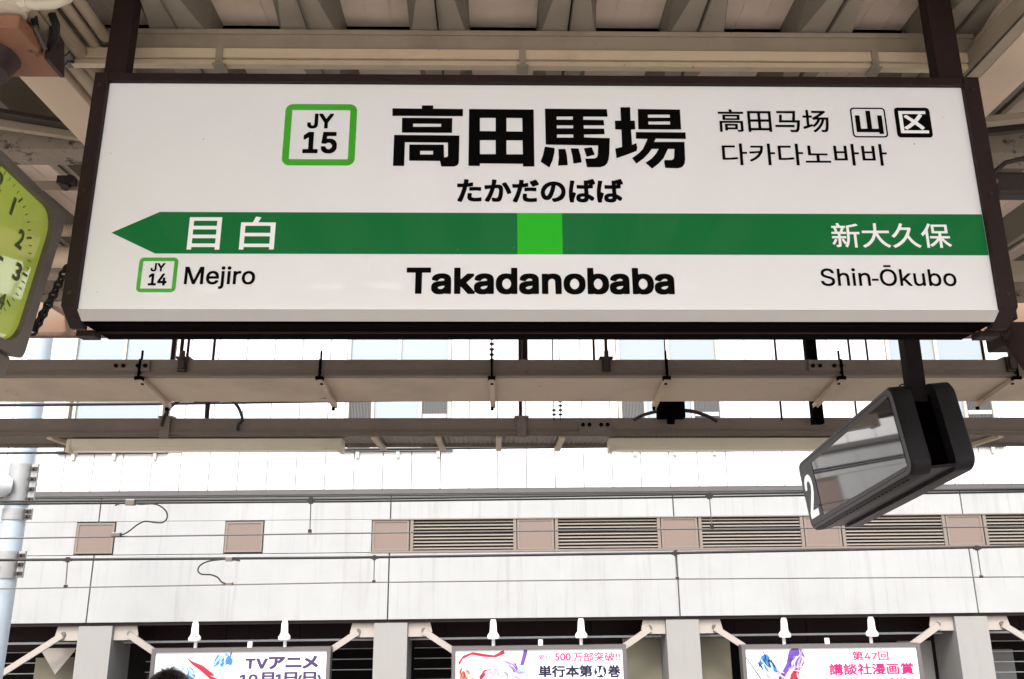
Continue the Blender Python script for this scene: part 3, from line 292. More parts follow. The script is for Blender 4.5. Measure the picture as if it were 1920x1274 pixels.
 'two': '2,0,0,2,0,7,0,27,2,30,87,122,97,137,102,152,101,162,97,170,92,175,81,182,67,184,57,181,49,177,44,172,39,162,36,147,32,145,2,146,1,162,6,182,13,192,21,202,32,208,47,214,52,216,72,217,87,216,102,212,112,206,122,199,133,182,136,172,138,162,138,147,136,137,128,117,117,102,97,78,57,37,62,34,137,34,141,32,141,2,137,0',
 'd12': '3,1,1,3,0,8,0,293,3,296,8,297,58,297,63,293,63,288,63,3,58,0|138,0,133,3,133,23,193,98,218,133,239,168,243,178,247,198,243,213,240,218,226,233,213,237,203,237,188,229,175,218,161,203,158,201,143,201,140,203,138,208,138,263,138,268,140,273,153,283,168,291,193,299,223,300,248,296,253,294,276,283,293,266,306,238,310,208,310,198,306,168,298,148,297,143,281,113,244,63,248,61,323,61,328,60,330,53,329,3,323,0',
 'd1': '3,1,1,3,0,8,0,293,3,296,8,297,58,297,63,293,63,288,63,3,58,0',
 'd2': '3,1,1,3,0,8,0,23,64,103,83,129,106,168,113,188,114,198,112,208,108,218,93,233,78,238,68,235,58,231,42,218,28,202,23,201,8,202,6,208,6,268,7,273,33,290,48,296,63,299,88,300,118,296,144,283,158,268,162,263,173,238,177,208,177,198,174,168,171,163,165,143,148,113,123,78,111,63,113,61,118,61,193,61,196,58,197,53,196,3,193,0,188,0',
 'd3': '43,3,28,6,1,18,0,23,0,78,3,81,18,82,38,71,53,65,63,62,73,61,83,64,88,67,99,78,102,83,104,93,102,103,98,109,83,122,78,124,48,128,46,133,46,178,48,185,53,186,73,188,83,192,93,200,98,207,100,213,97,223,94,228,83,238,78,240,68,242,58,242,43,239,28,232,13,231,8,233,7,238,7,288,8,290,28,299,53,304,78,304,108,300,133,288,145,278,148,275,160,253,163,228,162,198,158,182,150,168,146,163,147,158,152,153,160,138,166,118,168,88,163,58,160,53,150,33,134,18,108,5,73,0,53,1',
 'd4': '119,0,116,4,115,89,4,90,0,94,0,119,2,124,137,289,139,291,144,292,164,292,169,291,171,289,171,144,174,141,194,141,200,139,200,94,199,91,194,90,174,90,171,84,171,4,169,1,164,0|82,144,84,142,89,141,114,142,116,144,116,179,114,184',
 'ad1a': '554,3,528,24,524,29,524,54,528,59,539,63,559,73,591,99,596,104,617,134,624,154,629,184,630,219,629,244,630,264,634,267,639,268,689,268,694,268,699,265,701,259,701,229,704,224,733,249,752,269,749,270,744,271,679,270,569,271,529,268,508,269,504,270,502,274,502,279,502,329,504,339,509,341,524,341,569,337,789,337,819,340,834,339,839,337,859,318,861,309,860,289,844,268,836,254,819,231,799,208,775,184,744,160,719,161,699,176,697,169,691,124,685,114,673,84,672,79,670,74,639,36,584,0,559,0|1269,4,1241,29,1239,34,1239,59,1244,63,1249,64,1277,79,1314,104,1344,129,1375,159,1382,169,1329,208,1289,234,1285,239,1285,264,1304,289,1309,294,1314,295,1337,294,1384,263,1429,230,1439,242,1453,269,1457,279,1460,284,1464,294,1465,299,1469,305,1472,314,1481,349,1484,354,1509,354,1519,349,1539,342,1549,341,1551,339,1553,329,1553,314,1552,309,1538,279,1534,273,1530,259,1522,244,1519,234,1515,229,1507,209,1497,194,1493,184,1494,179,1539,139,1578,99,1578,74,1576,69,1549,40,1524,39,1519,42,1484,79,1444,116,1439,113,1404,77,1374,52,1339,27,1305,9,1299,4,1279,2|79,19,78,229,77,234,74,235,4,236,1,239,0,244,1,294,4,298,9,299,219,298,223,294,224,289,223,239,219,235,214,235,149,235,147,234,146,229,145,19,139,15,134,14,89,14,84,15|329,17,326,29,241,259,236,269,237,294,239,297,249,299,299,298,304,295,306,284,353,154,364,130,374,154,419,284,421,294,424,298,429,299,484,298,489,294,490,269,484,259,401,29,399,19,394,15,389,14,339,14,334,15|879,39,874,41,873,44,873,59,873,104,874,110,879,113,939,111,1164,111,1214,113,1219,113,1224,111,1226,109,1226,44,1224,40,1219,39,1164,40,939,40|909,241,907,249,907,304,909,309,914,311,969,309,1134,309,1184,311,1191,309,1193,304,1193,249,1193,244,1189,240,969,240,919,239,914,239',
 'ad1b': '1341,0,1336,5,1329,16,1328,21,1325,26,1322,36,1318,41,1318,46,1314,51,1310,66,1304,91,1300,131,1301,161,1303,181,1315,231,1322,251,1336,281,1341,284,1346,284,1386,284,1389,281,1390,261,1378,236,1366,201,1359,166,1356,136,1359,111,1363,91,1371,66,1380,46,1381,41,1389,26,1389,6,1386,0|1721,1,1718,6,1718,26,1726,41,1744,91,1750,121,1751,136,1748,166,1741,201,1725,246,1718,261,1718,281,1721,283,1726,284,1766,284,1771,281,1786,251,1795,221,1802,191,1806,163,1807,141,1806,116,1803,91,1800,76,1798,71,1793,51,1790,46,1789,41,1786,36,1783,26,1779,21,1778,16,1771,3,1766,0|451,6,425,31,424,51,426,57,461,96,476,126,481,138,488,166,494,206,494,221,496,381,501,383,511,383,761,383,766,383,770,381,771,371,771,61,770,46,768,36,761,23,756,19,746,14,721,10,646,8,641,8,636,11,631,26,622,46,622,66,626,69,631,70,691,69,706,70,708,71,709,76,709,126,707,131,546,131,542,126,539,111,530,91,528,81,524,76,515,56,496,28,476,8,471,6|1001,11,996,11,991,14,990,21,990,366,990,371,992,376,1001,377,1271,377,1281,376,1283,366,1282,16,1276,13,1226,13,1221,16,1219,36,1216,37,1056,37,1053,36,1051,31,1051,15,1046,11|1416,11,1411,11,1408,16,1407,21,1407,366,1407,371,1409,376,1416,377,1426,377,1691,377,1698,376,1700,371,1700,366,1700,26,1699,16,1696,13,1691,13,1641,14,1639,16,1638,31,1636,37,1471,37,1468,31,1468,16,1466,12,1461,11|286,36,261,42,245,51,229,66,217,86,211,106,208,111,203,141,201,181,203,216,209,246,212,251,212,256,216,266,224,281,231,291,241,301,251,308,271,317,296,320,326,319,346,314,356,309,371,298,384,281,396,256,396,251,399,246,402,231,406,201,406,156,402,126,399,111,391,86,378,66,366,53,356,46,336,38,311,35|6,38,1,41,0,46,1,92,6,95,66,96,66,237,61,235,31,213,11,213,6,215,5,231,5,271,6,274,62,316,76,317,121,317,125,316,127,311,128,306,128,101,131,95,176,95,181,94,183,91,184,86,184,46,182,41,176,38|791,40,789,46,789,56,789,86,789,91,791,94,796,95,851,95,853,96,855,101,855,231,851,236,821,214,806,213,796,214,794,216,793,226,793,271,796,276,851,316,906,317,913,316,916,312,916,306,916,101,918,96,921,95,966,95,971,93,972,86,972,46,971,41,966,38,961,38,801,38|297,96,306,94,316,98,331,114,339,131,342,141,346,166,346,186,343,206,342,216,336,231,328,246,321,253,311,260,306,261,301,261,291,256,281,247,277,241,266,216,262,186,263,156,269,131,275,116,281,109,291,99|1051,101,1056,97,1216,97,1220,101,1220,176,1216,179,1056,179,1051,176|1468,101,1471,97,1476,97,1636,98,1638,101,1638,176,1636,178,1631,179,1471,179,1468,176|556,191,706,191,709,196,709,226,706,228,561,228,556,226,554,196|1052,241,1056,239,1216,239,1220,241,1220,316,1216,317,1056,317,1052,316|1469,241,1471,239,1636,239,1638,241,1637,316,1636,317,1471,317,1469,316,1468,311|556,291,561,287,706,287,709,291,709,321,706,324,561,324,556,321',
 'ad2a': '124,0,122,2,112,27,114,29,154,29,159,29,163,32,163,97,159,100,69,95,44,93,29,90,25,92,24,94,18,117,19,118,39,122,69,132,131,157,124,158,99,157,64,154,49,151,45,157,39,177,39,178,54,183,74,192,108,212,109,215,115,217,34,218,33,222,33,352,34,355,39,356,324,356,327,352,327,222,324,218,164,217,115,187,119,184,124,183,189,186,194,188,220,202,237,212,239,216,243,212,262,197,260,192,199,160,123,127,129,125,272,132,268,137,244,157,247,162,264,173,269,171,304,142,329,117,342,102,338,97,324,86,319,83,299,106,296,107,199,102,196,97,196,27,194,17,191,12,184,6,169,2|649,0,647,2,646,7,646,197,644,199,639,200,569,200,568,202,568,227,569,230,574,231,645,232,646,237,646,357,649,362,674,362,677,362,679,357,679,232,759,231,761,227,761,202,759,200,684,200,679,198,678,2,674,0|424,6,424,142,549,143,552,142,553,137,553,27,549,24,454,24,452,22,451,7,449,5|19,10,0,27,2,32,19,39,54,58,89,83,94,83,119,72,102,57,64,31,24,9|319,12,289,32,228,67,232,72,249,84,274,72,314,50,350,27,346,22,329,9,324,8|453,52,524,51,524,114,519,116,454,116,452,112,452,57|424,171,422,172,421,177,421,192,424,196,544,196,549,196,552,192,552,177,551,172,549,171|424,223,421,227,422,247,424,249,549,249,553,247,553,227,549,223|64,247,64,245,69,243,159,243,162,247,162,272,159,275,69,275,64,273,64,272|193,247,194,244,199,243,289,243,294,244,296,247,296,272,294,274,289,275,199,275,194,274,193,272|404,275,403,277,403,297,404,301,564,302,569,301,570,297,570,277,569,276|64,302,69,299,159,299,162,302,162,327,159,330,69,330,64,329,64,327|193,302,194,300,199,299,289,299,294,300,296,302,296,327,294,329,289,330,199,330,194,329,193,327|484,303,479,307,464,336,451,357,456,362,474,371,489,350,505,322,504,317,487,307',
 'ad2a2': '44,2,14,12,1,19,0,69,4,73,14,73,29,63,44,57,64,53,79,55,94,62,107,74,113,84,116,94,111,109,104,119,99,125,84,133,59,138,34,135,24,135,20,139,21,289,24,292,29,292,154,292,157,289,157,244,154,241,74,241,72,239,72,194,74,188,104,186,131,174,154,154,166,129,171,99,171,89,165,59,152,34,137,19,109,5,74,0|269,4,254,7,229,25,209,56,196,99,192,144,192,154,196,199,208,239,227,269,253,289,284,296,289,296,324,289,349,269,368,239,380,199,384,144,379,94,366,54,349,27,324,7,289,0|469,4,454,7,429,25,409,56,396,99,392,144,392,154,396,199,408,239,427,269,453,289,484,296,489,296,524,289,549,269,568,239,580,199,584,144,579,94,566,54,549,27,524,7,489,0|276,59,284,55,289,54,294,55,299,58,310,69,314,74,321,89,326,114,327,124,329,149,327,174,326,184,320,209,314,222,309,228,297,239,289,242,278,239,263,224,254,204,249,174,247,149,249,119,254,94,264,71|476,59,484,55,489,54,494,55,499,58,510,69,514,74,521,89,526,114,527,124,529,149,527,174,526,184,520,209,514,222,509,228,497,239,489,242,478,239,463,224,454,204,449,174,447,149,449,119,454,94,464,71',
 'ad2a3': '27,0,22,2,2,23,0,27,0,32,4,37,56,77,90,132,108,187,110,197,117,252,119,307,117,309,17,309,12,311,12,349,17,351,372,350,374,347,374,342,374,312,372,310,167,309,163,307,159,242,162,240,332,240,337,237,333,147,328,97,322,57,314,32,304,17,297,11,287,7,272,4,242,3,192,5,190,7,187,22,180,37,180,42,182,46,257,44,267,46,272,52,277,62,280,72,285,102,293,197,287,198,157,198,154,197,152,192,144,152,128,107,107,67,76,32,35,2,32,0|642,2,640,2,637,7,637,357,642,360,742,360,752,361,757,360,777,347,777,337,732,227,731,222,744,207,757,187,767,162,771,147,773,127,772,107,769,92,765,82,758,72,752,67,737,61,722,58,687,58,683,62,677,86,676,82,676,7,672,2|1157,2,1107,15,1067,34,1032,60,1008,87,992,115,979,92,960,67,931,42,887,19,837,3,827,2,818,17,810,27,808,32,809,37,812,40,857,53,896,72,922,92,942,117,948,127,949,132,812,133,809,137,809,167,811,172,962,173,965,177,972,227,975,232,982,232,1013,232,1015,227,1015,222,1009,177,1012,173,1047,173,1052,173,1056,177,1022,207,1021,212,1022,217,1047,230,1052,230,1067,220,1093,197,1102,187,1104,182,1104,177,1107,173,1174,172,1176,167,1176,137,1172,133,1030,132,1032,127,1042,112,1066,87,1096,67,1132,52,1177,41,1182,37,1182,32,1162,2|1347,2,1324,17,1323,27,1333,47,1332,50,1327,51,1277,51,1272,49,1272,47,1271,22,1267,19,1262,19,1237,19,1234,22,1233,142,1232,145,1222,132,1214,132,1212,133,1209,142,1198,167,1198,172,1200,177,1217,205,1230,232,1242,267,1254,317,1252,319,1247,320,1212,320,1208,322,1207,357,1212,360,1217,360,1347,360,1352,359,1353,357,1354,327,1353,322,1352,321,1302,320,1297,319,1276,237,1337,236,1342,235,1344,232,1344,97,1345,87,1347,82,1352,100,1357,132,1361,172,1362,317,1367,319,1442,319,1444,322,1444,377,1447,380,1452,381,1477,381,1482,379,1483,377,1483,322,1487,319,1542,319,1552,320,1572,315,1576,312,1576,307,1567,272,1550,222,1562,217,1562,207,1553,177,1541,147,1528,122,1504,87,1504,82,1527,64,1547,52,1581,37,1582,27,1572,16,1562,2,1552,2,1513,22,1497,32,1472,52,1448,32,1432,21,1397,2,1387,2,1372,23,1367,23,1357,3,1352,2|432,4,430,7,430,12,430,157,432,161,607,161,610,157,610,12,608,7,570,7,568,12,567,22,472,22,470,17,470,7,467,4|1637,30,1625,37,1619,47,1617,62,1619,72,1625,82,1634,87,1647,89,1657,88,1668,82,1675,72,1677,62,1675,47,1669,37,1657,30,1647,29|1742,32,1733,37,1727,47,1725,62,1727,72,1734,82,1742,87,1752,89,1767,88,1777,82,1783,72,1785,57,1783,47,1777,37,1767,31,1752,29|1375,42,1377,40,1382,41,1402,52,1418,62,1442,82,1440,87,1419,117,1402,150,1397,142,1394,112,1386,72|471,62,567,62,568,67,568,117,567,122,472,122,470,117,470,67|1272,92,1277,90,1302,90,1305,92,1305,192,1302,197,1272,197|676,102,677,100,682,99,707,98,717,99,722,101,727,105,732,117,733,127,731,142,727,157,716,177,707,191,688,212,687,217,687,222,704,262,725,317,722,320,682,320,677,319,676,317|1470,117,1472,114,1477,120,1498,152,1512,182,1507,186,1437,186,1432,185,1430,182,1440,162,1451,142|1637,117,1632,132,1620,217,1618,242,1619,277,1622,297,1627,312,1632,317,1642,321,1647,321,1657,319,1662,316,1665,312,1671,297,1674,277,1674,232,1673,217,1662,142,1658,122,1656,117,1652,114,1642,114|1747,115,1743,122,1740,132,1728,217,1726,252,1727,282,1730,297,1736,312,1742,318,1752,321,1757,321,1769,317,1774,312,1780,297,1782,277,1783,232,1780,207,1769,132,1767,122,1765,117,1762,115,1752,113|412,186,408,187,407,189,407,223,412,226,462,226,465,227,465,232,458,252,443,287,443,292,437,294,422,294,419,297,418,327,419,332,422,334,492,334,497,335,498,337,485,367,485,372,487,374,517,382,522,382,537,352,542,337,547,334,612,334,617,333,619,332,619,297,617,295,607,294,602,293,601,287,577,227,582,226,622,226,627,224,628,222,628,217,628,192,627,186|852,197,847,200,832,218,830,222,830,227,832,231,872,251,892,264,916,282,933,297,927,300,862,300,860,297,859,252,857,250,822,250,818,252,817,257,817,332,818,337,822,339,967,339,971,342,958,367,958,372,962,376,997,384,1002,381,1022,341,1027,339,1162,339,1166,337,1167,257,1162,253,1127,253,1124,257,1124,297,1122,299,1052,300,1047,299,1042,297,1111,257,1147,232,1148,227,1147,221,1127,200,1122,199,1117,200,1077,230,1016,267,1014,272,1015,277,1032,295,1036,297,1027,300,957,300,948,297,968,287,971,282,970,277,967,273,932,242,907,224,862,199,857,197|508,227,512,226,527,226,533,227,547,262,557,292,552,294,492,294,487,294,485,292,500,257|1400,227,1402,225,1407,224,1442,224,1444,227,1444,277,1442,280,1402,279,1400,277|1484,227,1487,224,1522,224,1533,227,1517,232,1518,242,1528,277,1527,279,1487,280,1483,277',
 'ad2b': '460,0,459,1,455,6,454,146,450,150,435,137,430,137,415,137,410,139,389,166,388,186,391,191,410,206,438,231,465,260,486,286,502,311,505,314,525,313,535,308,557,301,559,296,559,281,558,276,551,266,555,264,780,264,785,264,789,261,790,216,789,211,785,206,730,206,729,201,729,36,726,26,721,16,715,11,705,7,680,3,615,2,610,3,607,6,605,16,597,36,596,56,600,61,665,61,669,66,669,201,665,206,540,206,535,211,534,231,530,236,515,217,514,211,514,6,510,0|165,1,162,6,162,71,160,72,10,73,5,73,0,76,0,126,5,130,160,130,162,136,160,137,155,137,45,137,40,138,38,141,37,321,40,327,55,328,58,331,38,356,37,366,37,376,38,381,60,390,65,394,85,394,90,392,109,371,126,346,127,341,131,336,132,331,135,328,155,328,159,331,138,366,139,386,140,388,150,390,170,399,190,398,194,396,210,371,219,351,222,346,228,331,230,328,245,327,250,329,260,342,280,375,290,396,295,398,310,398,349,386,351,381,350,361,330,331,335,327,345,327,350,326,352,321,351,141,345,138,225,137,223,136,225,130,380,130,385,128,387,126,386,76,380,73,375,73,225,73,223,71,222,66,222,11,220,3,215,1|965,2,963,6,962,11,962,71,960,76,875,76,870,78,865,85,840,65,820,65,815,68,795,91,793,96,794,116,825,140,857,171,885,207,912,251,910,253,905,254,815,254,806,256,804,261,805,311,810,314,815,314,960,314,962,316,962,391,963,396,965,397,970,398,1015,398,1022,396,1023,391,1023,321,1024,316,1025,314,1175,314,1180,312,1182,311,1182,261,1180,256,1175,254,1075,254,1072,251,1097,211,1125,175,1161,141,1190,120,1193,116,1193,96,1165,66,1145,66,1120,84,1110,76,1025,76,1023,71,1023,11,1023,6,1020,2,1010,1|1230,1,1208,26,1206,31,1207,51,1210,53,1215,54,1233,61,1260,74,1288,91,1302,101,1300,103,1295,105,1235,105,1231,111,1231,131,1233,136,1234,146,1237,156,1247,221,1250,223,1255,223,1355,223,1361,226,1360,231,1235,231,1231,236,1230,256,1197,276,1197,296,1199,301,1215,317,1230,335,1245,356,1258,381,1265,399,1270,401,1285,401,1305,395,1315,393,1319,391,1320,386,1320,371,1319,366,1320,364,1405,364,1410,371,1411,376,1417,391,1418,396,1420,400,1435,401,1440,401,1460,395,1470,394,1475,391,1476,371,1474,366,1475,365,1575,364,1580,364,1585,361,1586,346,1585,314,1580,312,1533,311,1538,301,1540,286,1550,285,1555,281,1555,176,1554,171,1550,168,1545,168,1425,168,1420,166,1420,160,1560,160,1565,159,1568,156,1568,136,1561,71,1557,61,1556,51,1552,46,1552,41,1545,31,1540,26,1530,21,1515,18,1460,18,1445,19,1443,21,1438,41,1433,51,1433,71,1435,75,1455,76,1490,74,1495,76,1498,81,1503,101,1500,105,1495,105,1425,105,1420,103,1420,101,1420,11,1420,6,1415,1,1365,1,1361,6,1360,67,1310,31,1305,29,1280,14,1270,11,1250,1|918,141,920,136,960,136,962,141,962,201,960,208,936,166|1023,141,1025,136,1030,136,1060,136,1065,137,1066,141,1048,166,1025,205,1023,201|1299,161,1360,160,1361,166,1355,168,1300,168,1298,166|96,196,100,192,155,192,160,193,162,201,160,206,100,206,96,201|222,196,225,192,285,192,290,193,292,196,292,201,290,206,225,206,222,201|1420,226,1425,223,1490,223,1496,226,1495,231,1420,231|97,261,100,259,160,259,162,261,162,271,160,272,155,273,100,273,97,271|223,261,225,259,290,259,292,261,292,271,290,272,285,273,225,273,223,271,222,266|415,258,410,261,393,286,392,306,395,311,410,321,435,342,455,361,475,383,485,396,490,399,510,398,515,395,541,386,543,381,542,361,522,336,500,313,460,277,435,258|1277,291,1280,286,1285,286,1295,286,1300,291,1290,311|1440,291,1440,288,1450,286,1470,287,1471,291,1455,311,1450,311|1360,306,1360,302,1365,304,1372,311,1360,311,1359,311|555,317,553,321,552,336,552,366,553,371,555,374,770,375,775,374,778,371,778,326,778,321,775,317,765,316',
 'ad2c': '145,1,130,1,107,6,92,16,90,21,86,26,83,51,83,121,80,126,45,105,25,105,22,106,0,131,0,153,45,181,65,198,71,206,15,206,10,208,9,211,8,221,9,256,10,260,15,262,115,262,120,262,126,271,125,274,120,275,40,276,35,279,35,281,35,328,40,331,70,331,74,336,61,356,61,376,65,381,70,381,83,386,90,390,110,390,115,387,131,366,144,341,145,336,150,331,156,346,161,371,163,391,165,395,167,396,185,396,215,394,220,392,222,391,223,371,216,336,220,331,250,332,272,371,280,391,285,392,305,392,310,388,325,384,335,382,339,376,339,361,338,356,326,336,330,331,365,331,369,326,369,281,365,276,363,276,285,275,281,271,285,265,290,262,391,261,394,256,394,216,394,211,390,207,340,206,345,199,365,185,385,173,400,168,402,166,403,146,401,141,388,126,380,115,360,114,355,115,350,119,330,129,300,150,295,152,295,87,297,106,305,107,320,107,332,101,350,95,353,91,354,76,350,46,341,21,330,9,320,7,310,2,285,0|143,61,150,57,160,57,275,57,285,59,288,61,291,66,294,76,290,81,145,81,142,76|94,136,235,135,236,146,230,147,110,147,105,145|160,206,160,201,245,201,246,206|193,266,195,262,200,262,210,262,215,266,210,275,205,276,200,276',
 'ad2d': '3,2,0,8,0,13,0,53,1,58,3,60,8,62,53,62,54,63,54,68,54,153,53,154,38,144,13,143,8,144,5,148,4,203,6,208,8,210,53,242,108,243,114,243,118,240,120,233,120,68,121,63,123,62,158,62,163,60,166,63,166,68,167,98,173,106,253,242,258,243,303,243,309,243,313,240,315,233,314,208,308,200,290,168,293,167,318,167,323,166,327,163,328,158,328,108,333,105,348,105,353,103,356,98,356,93,355,48,353,44,351,43,333,42,328,39,328,8,326,3,323,1,318,0,268,1,265,3,263,8,263,39,258,42,178,42,172,43,168,46,166,38,166,8,163,2,158,0,13,0|254,108,258,105,263,107,263,124,262,118,258,115',
 'ad3a': '30,2,20,15,10,25,10,35,11,40,35,49,65,63,92,80,119,100,115,104,40,104,35,107,34,120,43,160,50,209,55,210,160,210,164,215,164,225,161,230,40,230,35,232,34,235,33,255,5,271,0,275,0,285,3,290,18,305,35,325,55,357,67,385,70,388,80,388,110,381,112,370,107,355,110,352,195,352,200,351,205,343,213,360,221,385,225,388,230,388,235,388,266,380,267,370,263,355,265,353,270,352,370,352,375,351,377,350,378,315,375,311,320,311,318,310,329,290,330,275,345,272,346,270,346,175,345,168,340,167,215,167,212,165,212,150,215,148,355,148,360,145,359,125,352,70,348,50,344,40,341,35,335,27,320,19,305,18,260,18,250,18,245,20,241,40,236,50,236,60,240,63,280,61,295,62,301,70,305,80,308,100,305,104,215,104,212,100,211,5,210,1,205,0,170,0,165,4,164,65,164,70,160,72,132,50,105,31,75,14,45,0,35,0|885,1,881,5,881,10,881,365,885,370,1230,369,1233,365,1233,360,1233,10,1233,5,1230,1,1190,1,1185,2,1183,5,1183,20,1180,22,935,22,929,20,929,5,925,1|540,33,538,40,538,85,535,89,410,90,408,95,408,130,520,320,525,323,565,323,570,321,571,320,571,310,570,306,472,140,475,137,535,137,538,140,538,215,540,220,585,220,588,215,588,140,590,138,595,137,620,137,625,136,626,130,626,95,625,90,590,88,588,85,588,40,588,35,585,33|680,32,676,35,675,45,677,50,788,270,785,275,660,275,657,280,657,320,660,322,665,323,845,323,850,320,850,275,729,35,725,32|929,70,935,68,1180,68,1182,70,1183,75,1183,320,1180,322,935,322,930,321|556,110,560,107,570,108,571,110,570,119,560,119,556,115|975,114,971,115,969,120,970,275,975,277,1135,277,1140,277,1142,275,1142,120,1140,115|88,150,90,148,95,148,160,148,164,150,164,165,160,167,95,167,90,165|1015,160,1020,158,1090,158,1095,159,1095,230,1090,232,1020,232,1015,230|212,215,215,211,295,210,300,215,300,225,297,230,295,230,215,230,212,225|58,275,65,273,105,273,107,275,106,280,95,305,90,311,83,310|153,275,160,273,171,275,167,280,167,290,184,310,180,311,150,311,146,310,147,305,154,285|222,275,225,273,280,273,282,275,266,300,260,308,255,311,243,310,238,300',
